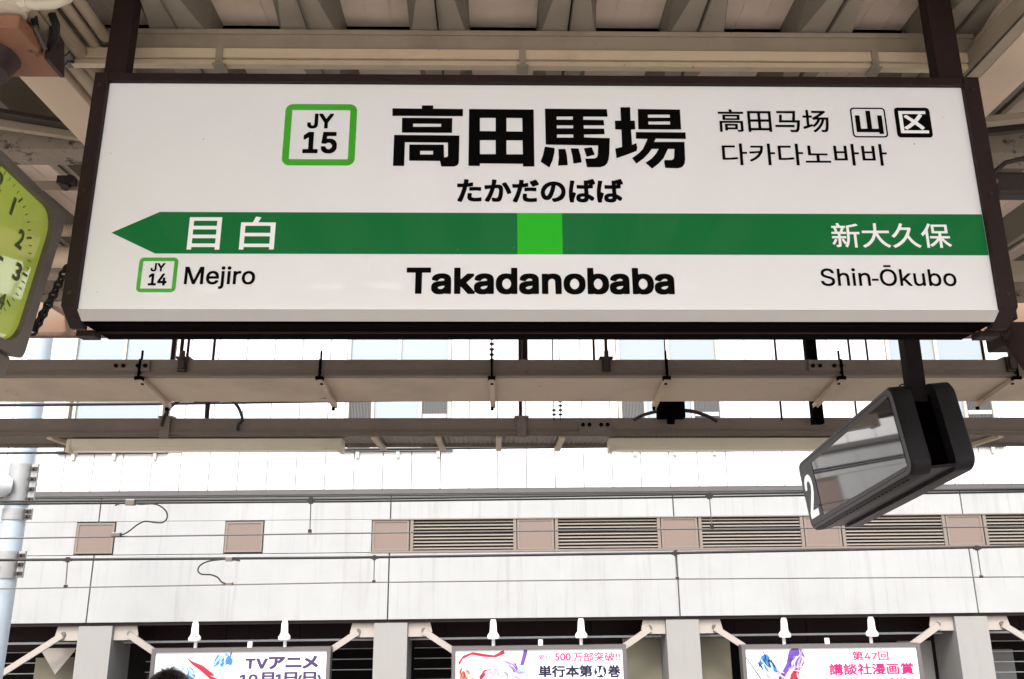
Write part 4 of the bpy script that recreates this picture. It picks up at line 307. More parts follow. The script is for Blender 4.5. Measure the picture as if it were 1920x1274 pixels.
 'ad3b': '162,2,158,7,158,67,157,68,147,68,146,67,146,32,142,26,62,26,60,22,59,12,57,8,22,7,17,8,15,12,15,17,15,162,17,164,22,165,142,164,145,162,146,157,146,117,147,114,152,113,157,114,158,117,158,207,159,212,162,217,232,217,142,217,143,212,143,177,142,175,137,173,22,173,17,174,15,177,15,187,15,212,17,217,127,218,132,218,134,222,132,225,127,225,17,226,15,232,15,237,15,267,17,270,22,271,137,271,142,268,145,262,147,261,192,261,192,267,157,268,152,277,7,277,2,278,0,282,0,287,1,322,7,324,57,324,62,324,65,327,40,362,40,377,42,380,67,394,77,394,82,393,84,392,106,362,118,342,120,337,120,327,122,324,127,324,137,324,142,325,143,327,143,352,145,357,147,358,187,358,192,360,193,387,197,391,237,391,241,387,242,361,247,358,277,358,280,362,281,387,282,389,287,391,327,391,329,387,330,362,332,359,377,358,380,352,380,322,379,317,377,315,367,313,332,313,330,312,332,311,367,311,372,308,373,297,372,270,367,267,332,267,331,262,382,261,387,259,388,257,388,222,387,219,382,217,287,217,362,217,365,212,366,207,366,117,367,114,372,113,388,112,390,107,389,72,387,69,367,68,366,67,365,37,363,22,357,12,347,6,317,3,277,2,272,5,262,32,262,42,263,47,267,48,312,48,315,52,314,67,312,68,212,68,209,67,208,62,208,7,207,3,202,2|1312,2,1307,3,1298,22,1292,31,1292,47,1297,49,1347,57,1384,67,1382,72,1362,89,1342,111,1317,112,1312,113,1307,107,1269,37,1255,12,1252,10,1237,11,1212,30,1210,32,1209,37,1209,47,1248,112,1280,172,1282,173,1297,174,1317,158,1320,162,1320,252,1322,255,1327,256,1340,257,1341,262,1342,377,1347,379,1357,379,1547,379,1552,379,1556,377,1556,257,1572,256,1575,252,1576,162,1572,156,1557,155,1553,152,1563,147,1564,132,1562,127,1552,111,1537,93,1524,82,1505,67,1547,56,1587,49,1589,47,1590,37,1589,32,1587,28,1571,7,1567,2,1552,3,1507,13,1482,20,1447,34,1442,34,1427,28,1377,13,1322,2|2032,1,2008,27,2009,42,2012,44,2056,52,2061,57,2058,62,2058,212,2062,217,2077,218,2080,222,2080,297,2082,302,2072,302,2069,297,2069,262,2067,255,2062,254,2022,255,2020,257,2019,267,2019,337,2019,342,2022,345,2070,347,2058,362,2058,377,2062,380,2087,388,2102,389,2105,387,2124,367,2137,348,2142,346,2168,347,2168,387,2172,391,2217,391,2219,387,2220,352,2222,346,2254,347,2272,367,2287,388,2292,391,2302,391,2333,382,2337,379,2338,367,2337,362,2325,347,2367,346,2372,345,2374,342,2374,262,2373,257,2372,255,2367,254,2327,255,2324,257,2323,262,2323,302,2314,302,2314,222,2317,218,2336,217,2338,212,2338,62,2337,58,2334,57,2340,52,2377,40,2381,37,2381,22,2348,2,2332,2,2322,7,2287,19,2217,39,2216,52,2212,56,2177,56,2174,52,2174,47,2172,43,2152,32,2142,29,2127,22,2075,7,2047,0|547,3,537,21,532,26,467,26,462,25,461,12,457,7,422,7,417,9,415,17,416,162,417,163,422,165,547,164,549,162,550,132,552,126,566,152,577,179,578,187,567,188,562,191,557,202,552,209,547,212,547,227,548,232,586,247,614,272,623,292,627,305,631,332,634,387,637,390,647,390,677,390,682,387,681,332,677,297,682,294,702,324,722,362,727,367,742,366,747,363,767,356,771,352,770,337,752,307,727,272,725,267,747,252,780,227,782,222,782,208,766,187,773,182,775,177,775,167,744,117,722,87,722,82,732,73,752,62,762,57,787,51,792,48,792,31,782,19,772,3,757,3,727,13,701,27,677,47,660,67,657,74,654,67,640,47,622,30,597,16,562,2,552,2|867,3,864,7,864,12,864,142,862,147,827,121,812,120,809,122,803,137,795,152,795,167,797,170,821,187,849,212,877,241,899,272,897,274,812,274,807,275,805,277,805,282,805,317,806,322,812,323,867,323,872,324,874,327,850,357,847,362,847,372,848,377,872,391,887,392,892,389,899,382,918,357,930,337,932,324,952,323,967,312,970,307,970,297,962,277,956,267,957,265,962,266,1042,266,1043,272,1043,387,1047,393,1092,392,1095,387,1096,267,1177,266,1180,262,1180,257,1180,222,1178,217,1177,216,1102,216,1097,215,1095,212,1095,72,1097,70,1102,69,1187,68,1188,67,1189,62,1189,22,1187,18,1177,18,947,18,942,18,937,22,937,62,938,67,942,69,1037,69,1042,70,1043,72,1043,212,1042,214,1037,216,962,216,957,217,956,222,955,252,952,257,932,227,928,217,973,172,975,167,974,152,957,129,952,125,937,126,917,150,915,147,914,142,914,7,912,3,907,2|1922,4,1919,7,1917,22,1627,22,1622,23,1620,27,1620,37,1620,257,1620,262,1622,265,1627,266,1667,266,1672,262,1672,77,1677,72,1912,72,1917,72,1918,77,1918,262,1919,267,1922,269,1932,269,1962,269,1967,268,1969,267,1970,262,1969,7,1967,4,1962,4|550,62,552,57,572,65,603,92,607,97,621,127,628,162,630,202,630,207,627,209,607,198,602,197,597,193,590,192,622,185,625,182,625,167,622,162,613,132,596,97,587,83,582,81,569,82,552,91,550,87|60,77,62,74,67,73,97,73,100,77,100,112,99,117,97,118,62,118,60,117|461,77,462,75,467,73,497,73,502,75,503,77,503,117,502,118,462,117|1692,91,1689,92,1686,97,1686,287,1690,292,1898,292,1901,287,1901,282,1901,97,1899,92,1892,91|1437,97,1447,92,1470,107,1467,111,1427,111,1422,107|208,117,212,113,217,113,232,113,236,117,232,121,227,121,212,121|285,117,287,114,292,113,312,113,315,117,312,121,307,121,287,120|685,127,687,124,703,147,722,182,728,197,695,222,662,245,658,242,656,237,648,227,652,225,677,225,680,222,680,192,677,147|1734,142,1737,138,1767,139,1769,142,1769,167,1767,169,1737,169,1734,167|1817,142,1822,138,1847,138,1852,139,1853,142,1853,167,1852,168,1822,169,1818,167|208,167,212,164,232,164,235,167,232,171,212,171|285,167,287,164,292,164,312,164,315,167,312,171,292,171,287,170|417,175,416,187,416,212,417,217,422,218,537,218,547,217,547,177,542,173,422,173|1272,184,1244,207,1202,234,1201,237,1201,252,1218,272,1222,274,1237,274,1287,244,1310,227,1312,222,1312,212,1310,207,1292,184,1282,182|1368,202,1372,198,1387,198,1389,202,1389,212,1387,214,1372,214,1369,212|1435,202,1437,199,1442,198,1452,198,1457,200,1458,212,1452,214,1437,214,1435,212|1503,202,1507,198,1522,198,1526,202,1526,212,1522,214,1507,214,1503,212|1734,217,1737,215,1767,215,1769,217,1769,242,1767,245,1737,245,1734,242|1818,217,1822,215,1852,215,1853,217,1853,242,1852,244,1847,246,1822,246,1817,242|417,226,416,232,416,267,417,269,422,271,537,271,542,270,545,267,547,227,537,225,422,225|2131,257,2263,257,2262,262,2132,262|242,262,278,262,278,267,277,267,242,267|572,264,557,272,542,277,407,277,402,278,400,282,400,287,401,322,407,324,457,324,462,326,463,327,458,337,442,362,441,377,447,382,467,393,477,393,483,392,496,372,510,347,514,337,514,327,517,324,557,323,562,316,572,337,582,364,587,366,597,365,622,359,625,357,626,342,621,327,606,292,590,267,587,264|1292,295,1264,317,1232,337,1222,342,1220,347,1220,357,1222,362,1239,382,1242,383,1257,383,1307,354,1332,336,1333,332,1332,317,1312,293,1297,292|156,312,157,310,192,312,187,313,157,313|242,312,247,311,277,311,279,312,277,313,247,313|1622,317,1620,322,1621,362,1622,364,1627,366,1962,366,1967,365,1969,362,1969,322,1967,316,1632,316',
 'ad3c': '2037,0,2012,26,2011,41,2017,44,2060,51,2065,56,2061,61,2061,211,2064,216,2082,218,2084,221,2084,301,2073,301,2071,256,2067,254,2057,254,2027,254,2023,256,2022,341,2027,346,2073,346,2061,361,2061,376,2067,380,2092,388,2102,388,2108,386,2123,371,2142,346,2169,346,2171,351,2171,386,2172,389,2177,391,2217,391,2222,389,2223,351,2225,346,2227,346,2258,346,2275,366,2292,390,2307,390,2337,381,2341,376,2341,366,2339,361,2329,346,2372,346,2377,342,2377,336,2377,256,2372,254,2362,254,2332,254,2327,256,2326,296,2325,301,2316,301,2318,296,2318,221,2322,217,2338,216,2341,211,2341,61,2338,56,2343,51,2362,47,2367,44,2382,40,2384,36,2384,21,2352,1,2337,1,2325,6,2292,18,2242,33,2222,37,2219,41,2219,51,2217,56,2182,56,2177,51,2177,46,2172,42,2152,31,2132,23,2077,6,2052,0|17,3,0,36,0,46,2,52,87,65,147,80,202,103,212,109,257,141,292,181,297,184,307,184,312,183,337,171,340,166,340,156,339,151,302,106,248,66,187,38,112,16,32,2|592,6,591,91,587,94,412,94,406,96,407,142,412,144,467,144,472,146,472,232,452,214,437,213,407,236,407,246,407,251,432,276,453,301,472,331,487,361,499,391,502,393,517,392,547,384,549,381,549,366,541,346,542,345,547,343,767,343,769,341,771,336,771,296,767,293,647,292,645,291,644,286,644,256,647,253,757,252,760,251,762,246,762,211,762,206,757,203,647,202,645,201,644,196,644,151,644,146,647,144,787,144,789,141,790,136,789,96,787,95,782,94,647,94,644,91,644,6,642,3,597,2|832,6,830,16,830,161,832,170,837,172,1017,171,1020,166,1020,156,1020,16,1020,11,1017,8,972,8,969,11,968,21,967,23,887,23,882,23,880,21,880,11,879,6,877,5,837,5|1042,3,1038,6,1038,11,1037,188,1032,187,817,187,812,187,807,191,807,231,812,236,862,236,863,236,863,241,854,266,842,294,821,296,819,301,819,341,822,344,827,344,892,344,896,346,886,366,886,376,887,384,892,386,917,393,932,392,942,371,952,346,957,344,1022,344,1027,343,1029,341,1029,301,1028,296,1017,295,1012,292,991,241,992,236,1032,236,1037,235,1038,236,1038,361,1038,366,1042,370,1142,370,1162,371,1167,369,1187,356,1187,339,1158,266,1142,231,1154,216,1169,191,1177,173,1181,156,1183,136,1182,111,1176,86,1171,76,1166,71,1157,65,1147,62,1127,59,1092,59,1087,58,1086,6,1082,3|1227,2,1224,6,1224,11,1224,361,1224,366,1226,371,1232,372,1387,372,1388,366,1388,206,1382,204,1282,204,1277,204,1275,201,1275,6,1272,2,1267,2|1462,3,1456,21,1449,36,1449,51,1452,54,1517,54,1522,56,1522,201,1517,204,1412,204,1407,204,1405,206,1404,366,1406,371,1412,372,1572,372,1574,366,1574,51,1573,36,1571,26,1566,16,1562,13,1552,8,1542,5,1497,2,1467,2|1627,4,1620,16,1609,31,1608,46,1612,51,1652,57,1682,64,1712,72,1740,81,1739,86,1707,116,1692,135,1681,151,1677,154,1667,155,1665,156,1663,171,1662,173,1622,173,1617,174,1616,176,1616,266,1617,274,1622,276,1672,276,1671,281,1652,316,1632,316,1629,316,1627,320,1620,346,1621,361,1627,363,1762,372,1862,383,1922,393,1932,393,1935,391,1957,366,1957,351,1952,347,1920,341,1947,334,1948,331,1948,316,1927,282,1925,276,1972,276,1977,275,1980,271,1980,176,1977,173,1972,172,1932,173,1929,171,1915,146,1897,122,1882,106,1859,86,1857,81,1882,73,1912,65,1942,58,1986,51,1988,46,1987,34,1977,21,1967,4,1952,3,1917,9,1882,18,1847,29,1797,50,1777,40,1747,29,1712,18,1677,10,1642,3|2442,31,2437,32,2428,36,2423,41,2419,51,2417,61,2417,71,2420,81,2426,91,2437,98,2452,100,2467,98,2478,91,2484,81,2487,71,2485,51,2481,41,2477,37,2467,31,2457,30|2547,31,2537,36,2532,41,2527,51,2526,71,2528,81,2534,91,2547,98,2562,100,2577,98,2587,91,2593,81,2595,66,2594,51,2587,39,2577,32,2562,30|880,76,882,73,887,72,967,73,968,76,968,121,967,123,882,123,880,121|1086,111,1097,109,1117,109,1127,114,1132,121,1133,131,1132,146,1122,171,1109,191,1090,211,1087,216,1087,226,1089,236,1092,239,1101,261,1122,316,1117,321,1092,321,1087,319,1086,316|1790,116,1797,112,1802,113,1822,127,1847,151,1842,154,1752,154,1749,151,1757,144|2442,115,2436,121,2433,131,2421,211,2419,246,2419,286,2422,306,2428,321,2437,329,2447,332,2457,332,2467,329,2471,326,2475,321,2481,306,2484,286,2485,266,2484,226,2472,141,2467,121,2462,115,2452,114|2552,115,2547,117,2543,126,2530,211,2527,246,2528,286,2530,306,2537,322,2542,327,2552,331,2567,332,2579,326,2583,321,2589,306,2592,291,2593,266,2592,226,2578,126,2572,116,2567,114|167,126,166,386,172,391,212,391,217,389,218,386,217,126,212,123,172,123|524,146,527,144,587,144,591,146,591,201,587,202,527,202,525,201,524,196|37,166,10,181,8,186,8,196,10,201,27,223,44,251,65,291,79,326,82,328,97,328,127,318,128,316,128,301,100,241,86,216,68,186,53,166|347,169,343,171,317,221,289,266,269,296,268,301,268,311,272,316,297,328,307,328,313,326,347,276,376,226,389,201,389,186,387,184,362,170|1920,196,1927,193,1929,196,1929,221,1928,226,1927,228,1667,228,1666,226,1666,206,1667,204,1887,204,1902,205,1907,205|919,236,932,236,936,241,955,291,952,295,907,295,902,295,899,291,910,266,915,246|1276,251,1337,251,1338,256,1338,266,1337,268,1277,268,1275,266,1275,261|1455,251,1457,250,1522,251,1522,266,1517,268,1457,268,1455,266,1454,261|490,256,492,254,497,252,587,252,592,256,591,291,587,292,517,292,513,291|2135,256,2265,256,2263,261,2262,262,2137,262|1730,276,1777,276,1764,311,1757,323,1717,320,1711,316,1719,301|1831,276,1862,276,1887,319,1893,331,1893,336,1892,337,1817,328,1814,326,1827,291,1827,286|1275,316,1277,313,1282,312,1332,312,1337,313,1338,316,1338,321,1337,325,1332,326,1282,326,1277,325,1275,321|1454,316,1457,312,1462,312,1517,312,1522,315,1522,321,1517,326,1462,326,1457,325,1454,321',
}

def trace(zx, zy, z): return None
ZX, ZY, ZK = 700, 160, 3.0968           # hand-traced outlines of the four big characters
BIG = {
 'taka': [[(111,136),(282,138),(282,119),(348,119),(348,138),(521,140),(520,182),(111,180)],
          [(167,191),(459,193),(457,279),(166,277)], [(231,225),(394,226),(394,243),(231,243)],
          [(121,290),(500,294),(497,440),(495,455),(488,466),(470,474),(395,474),(387,442),(208,440),(209,346),(409,347),(411,420),(427,419),(433,412),(433,335),(184,333),(179,471),(114,470)],
          [(272,383),(347,383),(347,404),(272,404)]],
 'ta': [[(556,140),(931,143),(935,474),(869,474),(868,458),(619,456),(619,471),(552,470)],
        [(619,192),(710,192),(710,269),(619,268)],[(773,192),(864,193),(866,271),(773,270)],
        [(619,321),(710,321),(710,402),(619,402)],[(773,322),(866,322),(868,403),(773,403)]],
 'no': [[(996,138),(1356,141),(1360,185),(1219,184),(1219,202),(1337,204),(1341,235),(1221,235),(1222,253),(1340,254),(1343,287),(1223,288),(1224,305),(1373,309),(1370,400),(1366,432),(1358,455),(1343,470),(1318,478),(1240,478),(1230,428),(1285,427),(1298,420),(1303,405),(1305,352),(1001,347)],
        [(1064,184),(1158,184),(1158,202),(1064,202)],[(1065,235),(1160,235),(1160,252),(1065,252)],[(1066,288),(1161,288),(1161,306),(1066,306)],
        [(996,358),(1053,366),(1051,395),(1040,440),(1022,480),(971,446),(984,410)],
        [(1074,372),(1115,372),(1124,410),(1129,466),(1072,469),(1077,420)],
        [(1145,368),(1191,369),(1203,410),(1210,450),(1162,457),(1155,410)],
        [(1222,368),(1268,362),(1286,405),(1238,417)]],
 'ba': [[(1535,140),(1780,143),(1787,259),(1538,258)],[(1594,173),(1720,173),(1722,190),(1594,190)],[(1596,213),(1722,212),(1723,230),(1597,230)],
        [(1434,130),(1491,130),(1493,207),(1518,208),(1521,258),(1496,260),(1502,348),(1526,338),(1533,366),(1527,384),(1480,402),(1412,426),(1404,370),(1444,360),(1440,260),(1404,258),(1402,208),(1437,207)],
        [(1524,274),(1812,276),(1815,314),(1640,312),(1630,331),(1806,331),(1810,430),(1808,455),(1798,472),(1785,480),(1768,484),(1695,482),(1688,447),(1692,436),(1732,436),(1743,430),(1746,420),(1748,372),(1710,372),(1685,425),(1655,458),(1618,486),(1580,452),(1615,428),(1640,400),(1656,372),(1616,372),(1597,398),(1568,428),(1527,457),(1502,425),(1540,398),(1565,372),(1592,314),(1524,312)]],
}
def fill_mesh(name, contours, z=0.0):
    """planar faces (with holes) from closed 2D contours"""
    cu = bpy.data.curves.new('tmp', 'CURVE'); cu.dimensions = '2D'; cu.fill_mode = 'BOTH'
    for c in contours:
        sp = cu.splines.new('POLY'); sp.points.add(len(c)-1)
        for p, q in zip(sp.points, c): p.co = (q[0], q[1], 0, 1)
        sp.use_cyclic_u = True
    o = bpy.data.objects.new('tmp', cu); COL.objects.link(o)
    me = bpy.data.meshes.new_from_object(o.evaluated_get(bpy.context.evaluated_depsgraph_get()))
    vs = [v.co.copy() for v in me.vertices]; fs = [tuple(p.vertices) for p in me.polygons]
    bpy.data.objects.remove(o); bpy.data.curves.remove(cu); bpy.data.meshes.remove(me)
    return vs, fs
def glyph(key):
    cs = []
    for c in GLYPHS[key].split('|'):
        n = list(map(int, c.split(','))); cs.append([(n[i]/400, n[i+1]/400) for i in range(0, len(n), 2)])
    return cs
def flat(name, contours, to3d, m, parent, label=None):
    """flat print: contours mapped to 3D by to3d(u, v)"""
    vs, fs = fill_mesh(name, contours)
    mb = MB(); mb.add([to3d(v.x, v.y) for v in vs], fs)
    me = bpy.data.meshes.new(name); M_ = RM[parent.name].inverted()
    me.from_pydata([tuple(M_ @ v) for v in mb.v], [], mb.f); me.materials.append(m)
    o = bpy.data.objects.new(name, me); COL.objects.link(o); o.parent = parent; RM[o.name] = RM[parent.name]
    if label: o['label'] = label
    return o
def word(name, key, bbox, to3d, m, parent, label=None):
    """bbox = (u0, v0, u1, v1) in the plane"""
    cs = glyph(key); xs = [p[0] for c in cs for p in c]; ys = [p[1] for c in cs for p in c]
    W, H = max(xs), max(ys); u0, v0, u1, v1 = bbox
    cs = [[(u0+p[0]/W*(u1-u0), v0+p[1]/H*(v1-v0)) for p in c] for c in cs]
    return flat(name, cs, to3d, m, parent, label)
def rrect(x0, y0, x1, y1, r, n=5):
    out = []
    for cx, cy, a in ((x1-r, y1-r, 0), (x0+r, y1-r, 90), (x0+r, y0+r, 180), (x1-r, y0+r, 270)):
        for k in range(n+1):
            t = R(a+90*k/n); out.append((cx+r*cos(t), cy+r*sin(t)))
    return out

# ================================================================ SETTING: ground, platform, tracks
put('ground', MB().add([(-400,-400,-1.25),(400,-400,-1.25),(400,400,-1.25),(-400,400,-1.25)], [(0,1,2,3)]), M['ground'], kind='structure')
put('track_bed', MB().box(-60, 60, 5.9, 15.6, -1.24, -1.10), M['ballast'], kind='structure')
put('track_bed', MB().box(-60, 60, -9.5, -3.7, -1.24, -1.10), M['ballast'], kind='structure')
put('platform_floor', MB().box(-45, 45, -3.4, 5.6, -1.2, 0), M['floor'], kind='structure')
put('tactile_strip', MB().box(-45, 45, 4.5, 4.8, 0.004, 0.010), M['yellow'], kind='structure')
for y in (7.2, 8.27, 11.6, 12.67):
    put('rail', MB().box(-60, 60, y-.035, y+.035, -1.098, -.95), M['rail'], kind='structure')

# ================================================================ PLATFORM CANOPY
can = thing('platform_canopy', 'beige folded metal platform canopy with girders above the station sign', 'canopy', (0, 0, 0))
ZL, ZH = 3.94, 4.075            # lower and upper flange of the folded plates
Y0, Y1 = -0.60, 6.05
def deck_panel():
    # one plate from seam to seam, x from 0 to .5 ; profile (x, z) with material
    # lower flange fanned out at the purlin to imitate the V-shaped shading there
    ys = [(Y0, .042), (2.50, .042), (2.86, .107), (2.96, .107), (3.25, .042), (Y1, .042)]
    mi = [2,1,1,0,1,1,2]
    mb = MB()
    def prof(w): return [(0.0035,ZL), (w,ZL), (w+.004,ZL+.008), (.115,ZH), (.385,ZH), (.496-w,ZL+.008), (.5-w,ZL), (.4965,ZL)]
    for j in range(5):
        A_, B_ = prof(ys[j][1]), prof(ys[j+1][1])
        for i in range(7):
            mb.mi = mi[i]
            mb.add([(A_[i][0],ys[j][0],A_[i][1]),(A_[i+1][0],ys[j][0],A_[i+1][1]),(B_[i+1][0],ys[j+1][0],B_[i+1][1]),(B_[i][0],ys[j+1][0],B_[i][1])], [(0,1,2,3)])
    # shallow stiffening folds in the upper flange
    mb.mi = 0
    for x in (.2, .3): mb.box(x-.003, x+.003, Y0, Y1, ZH-.004, ZH-.0005)
    # upright seam lip and a roof skin on top
    mb.mi = 1
    mb.box(.0035, .0065, Y0, Y1, ZL-.012, ZL+.02)
    return mb
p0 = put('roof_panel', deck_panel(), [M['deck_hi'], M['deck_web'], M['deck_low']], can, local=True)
me0 = p0.data
p0.location.x = .27
for k in list(range(-14, 0))+list(range(1, 15)):
    c = p0.copy(); COL.objects.link(c); c.location.x = .27+.5*k
put('roof_sheet', MB().box(-7, 7.8, Y0, Y1, ZH+.006, ZH+.03), M['steel_dark'], can)
rear = MB()  # unseen rear roof; gap along its front edge shaped to streak the sign
for xa, xb, g0, g1 in ((-7,-2.1,-.63,-.64),(-2.07,-.9,-.655,-.635),(-.87,1.25,-.608,-.608),(1.28,2.9,-.625,-.665),(2.93,7.8,-.66,-.65)):
    rear.add([(xa,-3.6,3.97),(xb,-3.6,3.97),(xb,g1,3.97),(xa,g0,3.97),(xa,-3.6,4.05),(xb,-3.6,4.05),(xb,g1,4.05),(xa,g0,4.05)], [(0,3,2,1),(4,5,6,7),(0,1,5,4),(1,2,6,5),(2,3,7,6),(3,0,4,7)])
put('unseen_rear_roof', rear, M['beam_pink'], can)
# dark foam closures between the upper flanges and the purlin
cl = MB().prism([(.118,ZH-.004),(.382,ZH-.004),(.446,3.936),(.054,3.936)], 1, 2.995, 3.02)
cl0 = put('closure_strip', cl, M['black_steel'], can, local=True); cl0.location.x = .27
for k in list(range(-8, 0))+list(range(1, 8)):
    c = cl0.copy(); COL.objects.link(c); c.location.x = .27+.5*k
pu = MB(); pu.box(-1.64, 1.84, 2.83, 2.838, 3.845, 3.932); pu.box(-1.64, 1.84, 2.83, 2.91, 3.926, 3.934); pu.box(-1.64, 1.84, 2.83, 2.91, 3.837, 3.845)
pu.box(-1.64, 1.84, 2.822, 2.83, 3.912, 3.932)
put('purlin', pu, M['beam_paint'], can, bevel=.002)
def side_beam(x0, x1): return MB().box(x0, x1, -3.5, 5.95, 3.755, 3.925)
put('girder', side_beam(-1.825, -1.652), M['beam_pink'], can, bevel=.004)
put('girder', side_beam(1.852, 2.037), M['beam_pink'], can, bevel=.004)
g = MB(); g.box(1.79, 1.797, 2.905, 5.9, 3.75, 3.84); g.box(1.79, 1.845, 2.905, 5.9, 3.75, 3.757)
g.box(1.79, 1.797, -3.4, 2.885, 3.75, 3.84); g.box(1.79, 1.845, -3.4, 2.885, 3.75, 3.757)
put('angle_flange', g, M['beam_paint'], can, bevel=.0015)
put('girder', MB().box(-4.9, -4.7, -3.5, 5.95, 3.755, 3.925), M['beam_pink'], can)
put('girder', MB().box(5.1, 5.3, -3.5, 5.95, 3.755, 3.925), M['beam_pink'], can)
# cross beams that run along the platform beyond the sign
cb = MB(); cb.box(-7, 7.6, 3.42, 3.57, 3.74, 3.86)
put('cross_beam', cb, M['beam_rusty'], can, bevel=.006)
put('cross_beam', MB().box(-7, 7.6, 4.9, 5.02, 3.70, 3.80), M['beam_paint'], can, bevel=.004)
put('cross_beam', MB().box(-7, 7.6, 5.35, 5.5, 3.72, 3.82), M['beam_rusty'], can, bevel=.004)
put('brace_angle', MB().bar((-3.1, 2.95, 3.85), (-1.62, 3.40, 3.80), .06, .02), M['steel_dark'], can)
put('brace_angle', MB().bar((-3.1, 3.05, 3.84), (-1.62, 3.44, 3.785), .03, .05), M['beam_paint'], can)
put('brace_angle', MB().bar((3.4, 3.02, 3.84), (1.9, 3.30, 3.80), .05, .03), M['beam_paint'], can)
put('brace_angle', MB().bar((3.4, 3.10, 3.84), (1.9, 3.36, 3.79), .03, .05), M['steel_dark'], can)
put('brace_angle', MB().bar((3.1, 3.6, 3.9), (2.3, 3.02, 3.86), .05, .05), M['black_steel'], can)
# eave: fascia plate with a rusted lower lip, a slot of daylight between it and the deck
fs = MB(); fs.box(-7.2, 7.8, 6.40, 6.41, 3.765, 4.02)
put('eave_fascia', fs, M['fascia'], can)
put('eave_lip', MB().box(-7.2, 7.8, 6.36, 6.43, 3.73, 3.762), M['fascia_rust'], can, bevel=.004)
for x in (-6, -3.35, 3.2, 5.5, 7):
    put('eave_bracket', MB().box(x-.03, x+.03, 5.9, 6.40, 3.90, 3.95), M['beam_paint'], can)
for x, y in ((-4.8,-1.2),(-4.8,4.0),(5.2,-1.2),(5.2,4.0)):
    put('canopy_column', MB().box(x-.09, x+.09, y-.09, y+.09, 0.0, 3.755), M['beam_paint'], can)

put('angle_rail', MB().box(-2.6, -1.45, 3.90, 3.905, 3.775, 3.825).box(-2.6, -1.45, 3.905, 3.96, 3.820, 3.825), M['beam_paint'], can)
put('rail_clamp', MB().tube([(-2.13, 3.86, 3.77), (-2.13, 3.90, 3.84)], .022, 10).box(-2.17, -2.09, 3.85, 3.89, 3.79, 3.83), M['steel_dark'], can)
tt_ = thing('ribbed_hose', 'ribbed beige hose running sideways between the clock and the sign', 'hose', (-2.3, 4.35, 3.74))
put('hose', MB().tube([(-3.4, 4.35, 3.75), (-1.2, 4.35, 3.75)], .030, 12), M['pipe_beige'], tt_, smooth=True)
rbx = MB()
for k in range(70): rbx.tube([(-2.75+k*.012, 4.35, 3.75), (-2.744+k*.012, 4.35, 3.75)], .034, 10)
put('ribs', rbx, M['pipe_beige'], tt_, kind='stuff')
put('drain_pipe', MB().tube([(-4.6, 4.62, 3.70), (-1.0, 4.62, 3.70)], .062, 16), M['beam_pink'], smooth=True, label='fat beige drain pipe running sideways below the ribbed hose at left', cat='pipe')
# twin strip of conduit rail clipped under the purlin
rw = thing('cable_raceway', 'cream steel cable raceway clipped along the purlin above the sign', 'cable raceway', (0, 2.8, 3.76))
put('channel', MB().box(-1.6, 1.79, 2.80, 2.85, 3.792, 3.833), M['raceway'], rw, bevel=.003)
put('lower_channel', MB().box(-1.6, 1.79, 2.808, 2.84, 3.768, 3.789), M['raceway'], rw, bevel=.003)
for x in (-1.045, .092, 1.43):
    put('clip', MB().box(x-.012, x+.012, 2.793, 2.799, 3.765, 3.835).box(x-.022, x+.022, 2.793, 2.85, 3.758, 3.766).tube([(x, 2.79, 3.775),(x, 2.80, 3.775)], .006, 8), M['beam_paint'], rw)

# conduits along the left girder
def conduit(x, z, r, yb, ye, name, label, m, yj=None, sag=0):
    t = thing(name, label, 'conduit', (x, yb, z), group=None)
    n = 14; pts = []
    for k in range(n+1):
        y = yb+(ye-yb)*k/n; pts.append((x+sag*sin(y*2.1), y, z+abs(sag)*.6*cos(y*3)))
    put('pipe', MB().tube(pts, r, 12), m, t, smooth=True)
    if yj:
        for y in yj:
            put('coupling', MB().tube([(x+sag*sin(y*2.1), y-.035, z+abs(sag)*.6*cos(y*3)), (x+sag*sin((y+.03)*2.1), y+.035, z+abs(sag)*.6*cos(y*3))], r*1.22, 12), M['clamp'], t, smooth=True)
    return t
conduit(-1.47, 3.865, .022, 1.6, 5.9, 'conduit_pipe', 'smooth beige conduit nearest the brown hanger post at top left', M['pipe_beige'], (2.82,))
conduit(-1.515, 3.845, .019, 1.6, 5.9, 'conduit_pipe', 'second thin beige conduit beside the smooth one, partly hidden', M['pipe_beige'])
t = conduit(-1.56, 3.815, .026, 1.6, 5.9, 'flexible_conduit', 'ribbed flexible beige conduit between two smooth ones at top left', M['pipe_beige'], None, .012)
rb = MB()
for k in range(60):
    y = 2.56+k*.0075; rb.tube([(-1.56+.012*sin(y*2.1), y, 3.815+.0072*cos(y*3)), (-1.56+.012*sin(y*2.1), y+.003, 3.815+.0072*cos(y*3))], .0285, 10)
put('ribbing', rb, M['pipe_beige'], t, kind='stuff')
conduit(-1.615, 3.80, .030, 1.6, 5.9, 'conduit_pipe', 'thickest beige conduit against the left girder with a grey coupling', M['pipe_beige'], (2.80,))
tie = MB().tube([PZ(75, 118, 3.78), PZ(97, 120, 3.77), PZ(112, 121, 3.765), PZ(117, 124, 3.765), PZ(128, 114, 3.77), PZ(141, 118, 3.775)], .006, 6)
put('black_cable_tie', tie, M['cable'], label='black cable tie wrapped round the beige conduits at top left', cat='cable tie')
lo = MB()
for dx in (0, .018, -.014):
    pts = [PZ(60+dx*300, 20, 3.80), PZ(68+dx*200, 55, 3.74), PZ(62, 78, 3.72)]
    pts2 = [PZ(96+dx*300, 25, 3.80), PZ(104+dx*300, 45, 3.76), PZ(105+dx*200, 70, 3.72), PZ(98, 88, 3.70), PZ(84, 104, 3.69)]
    lo.tube(pts, .005, 6); lo.tube(pts2, .006, 6)
put('hanging_cable', lo, M['cable'], label='black cables looping down from the conduits to the rusty plate', cat='cable')

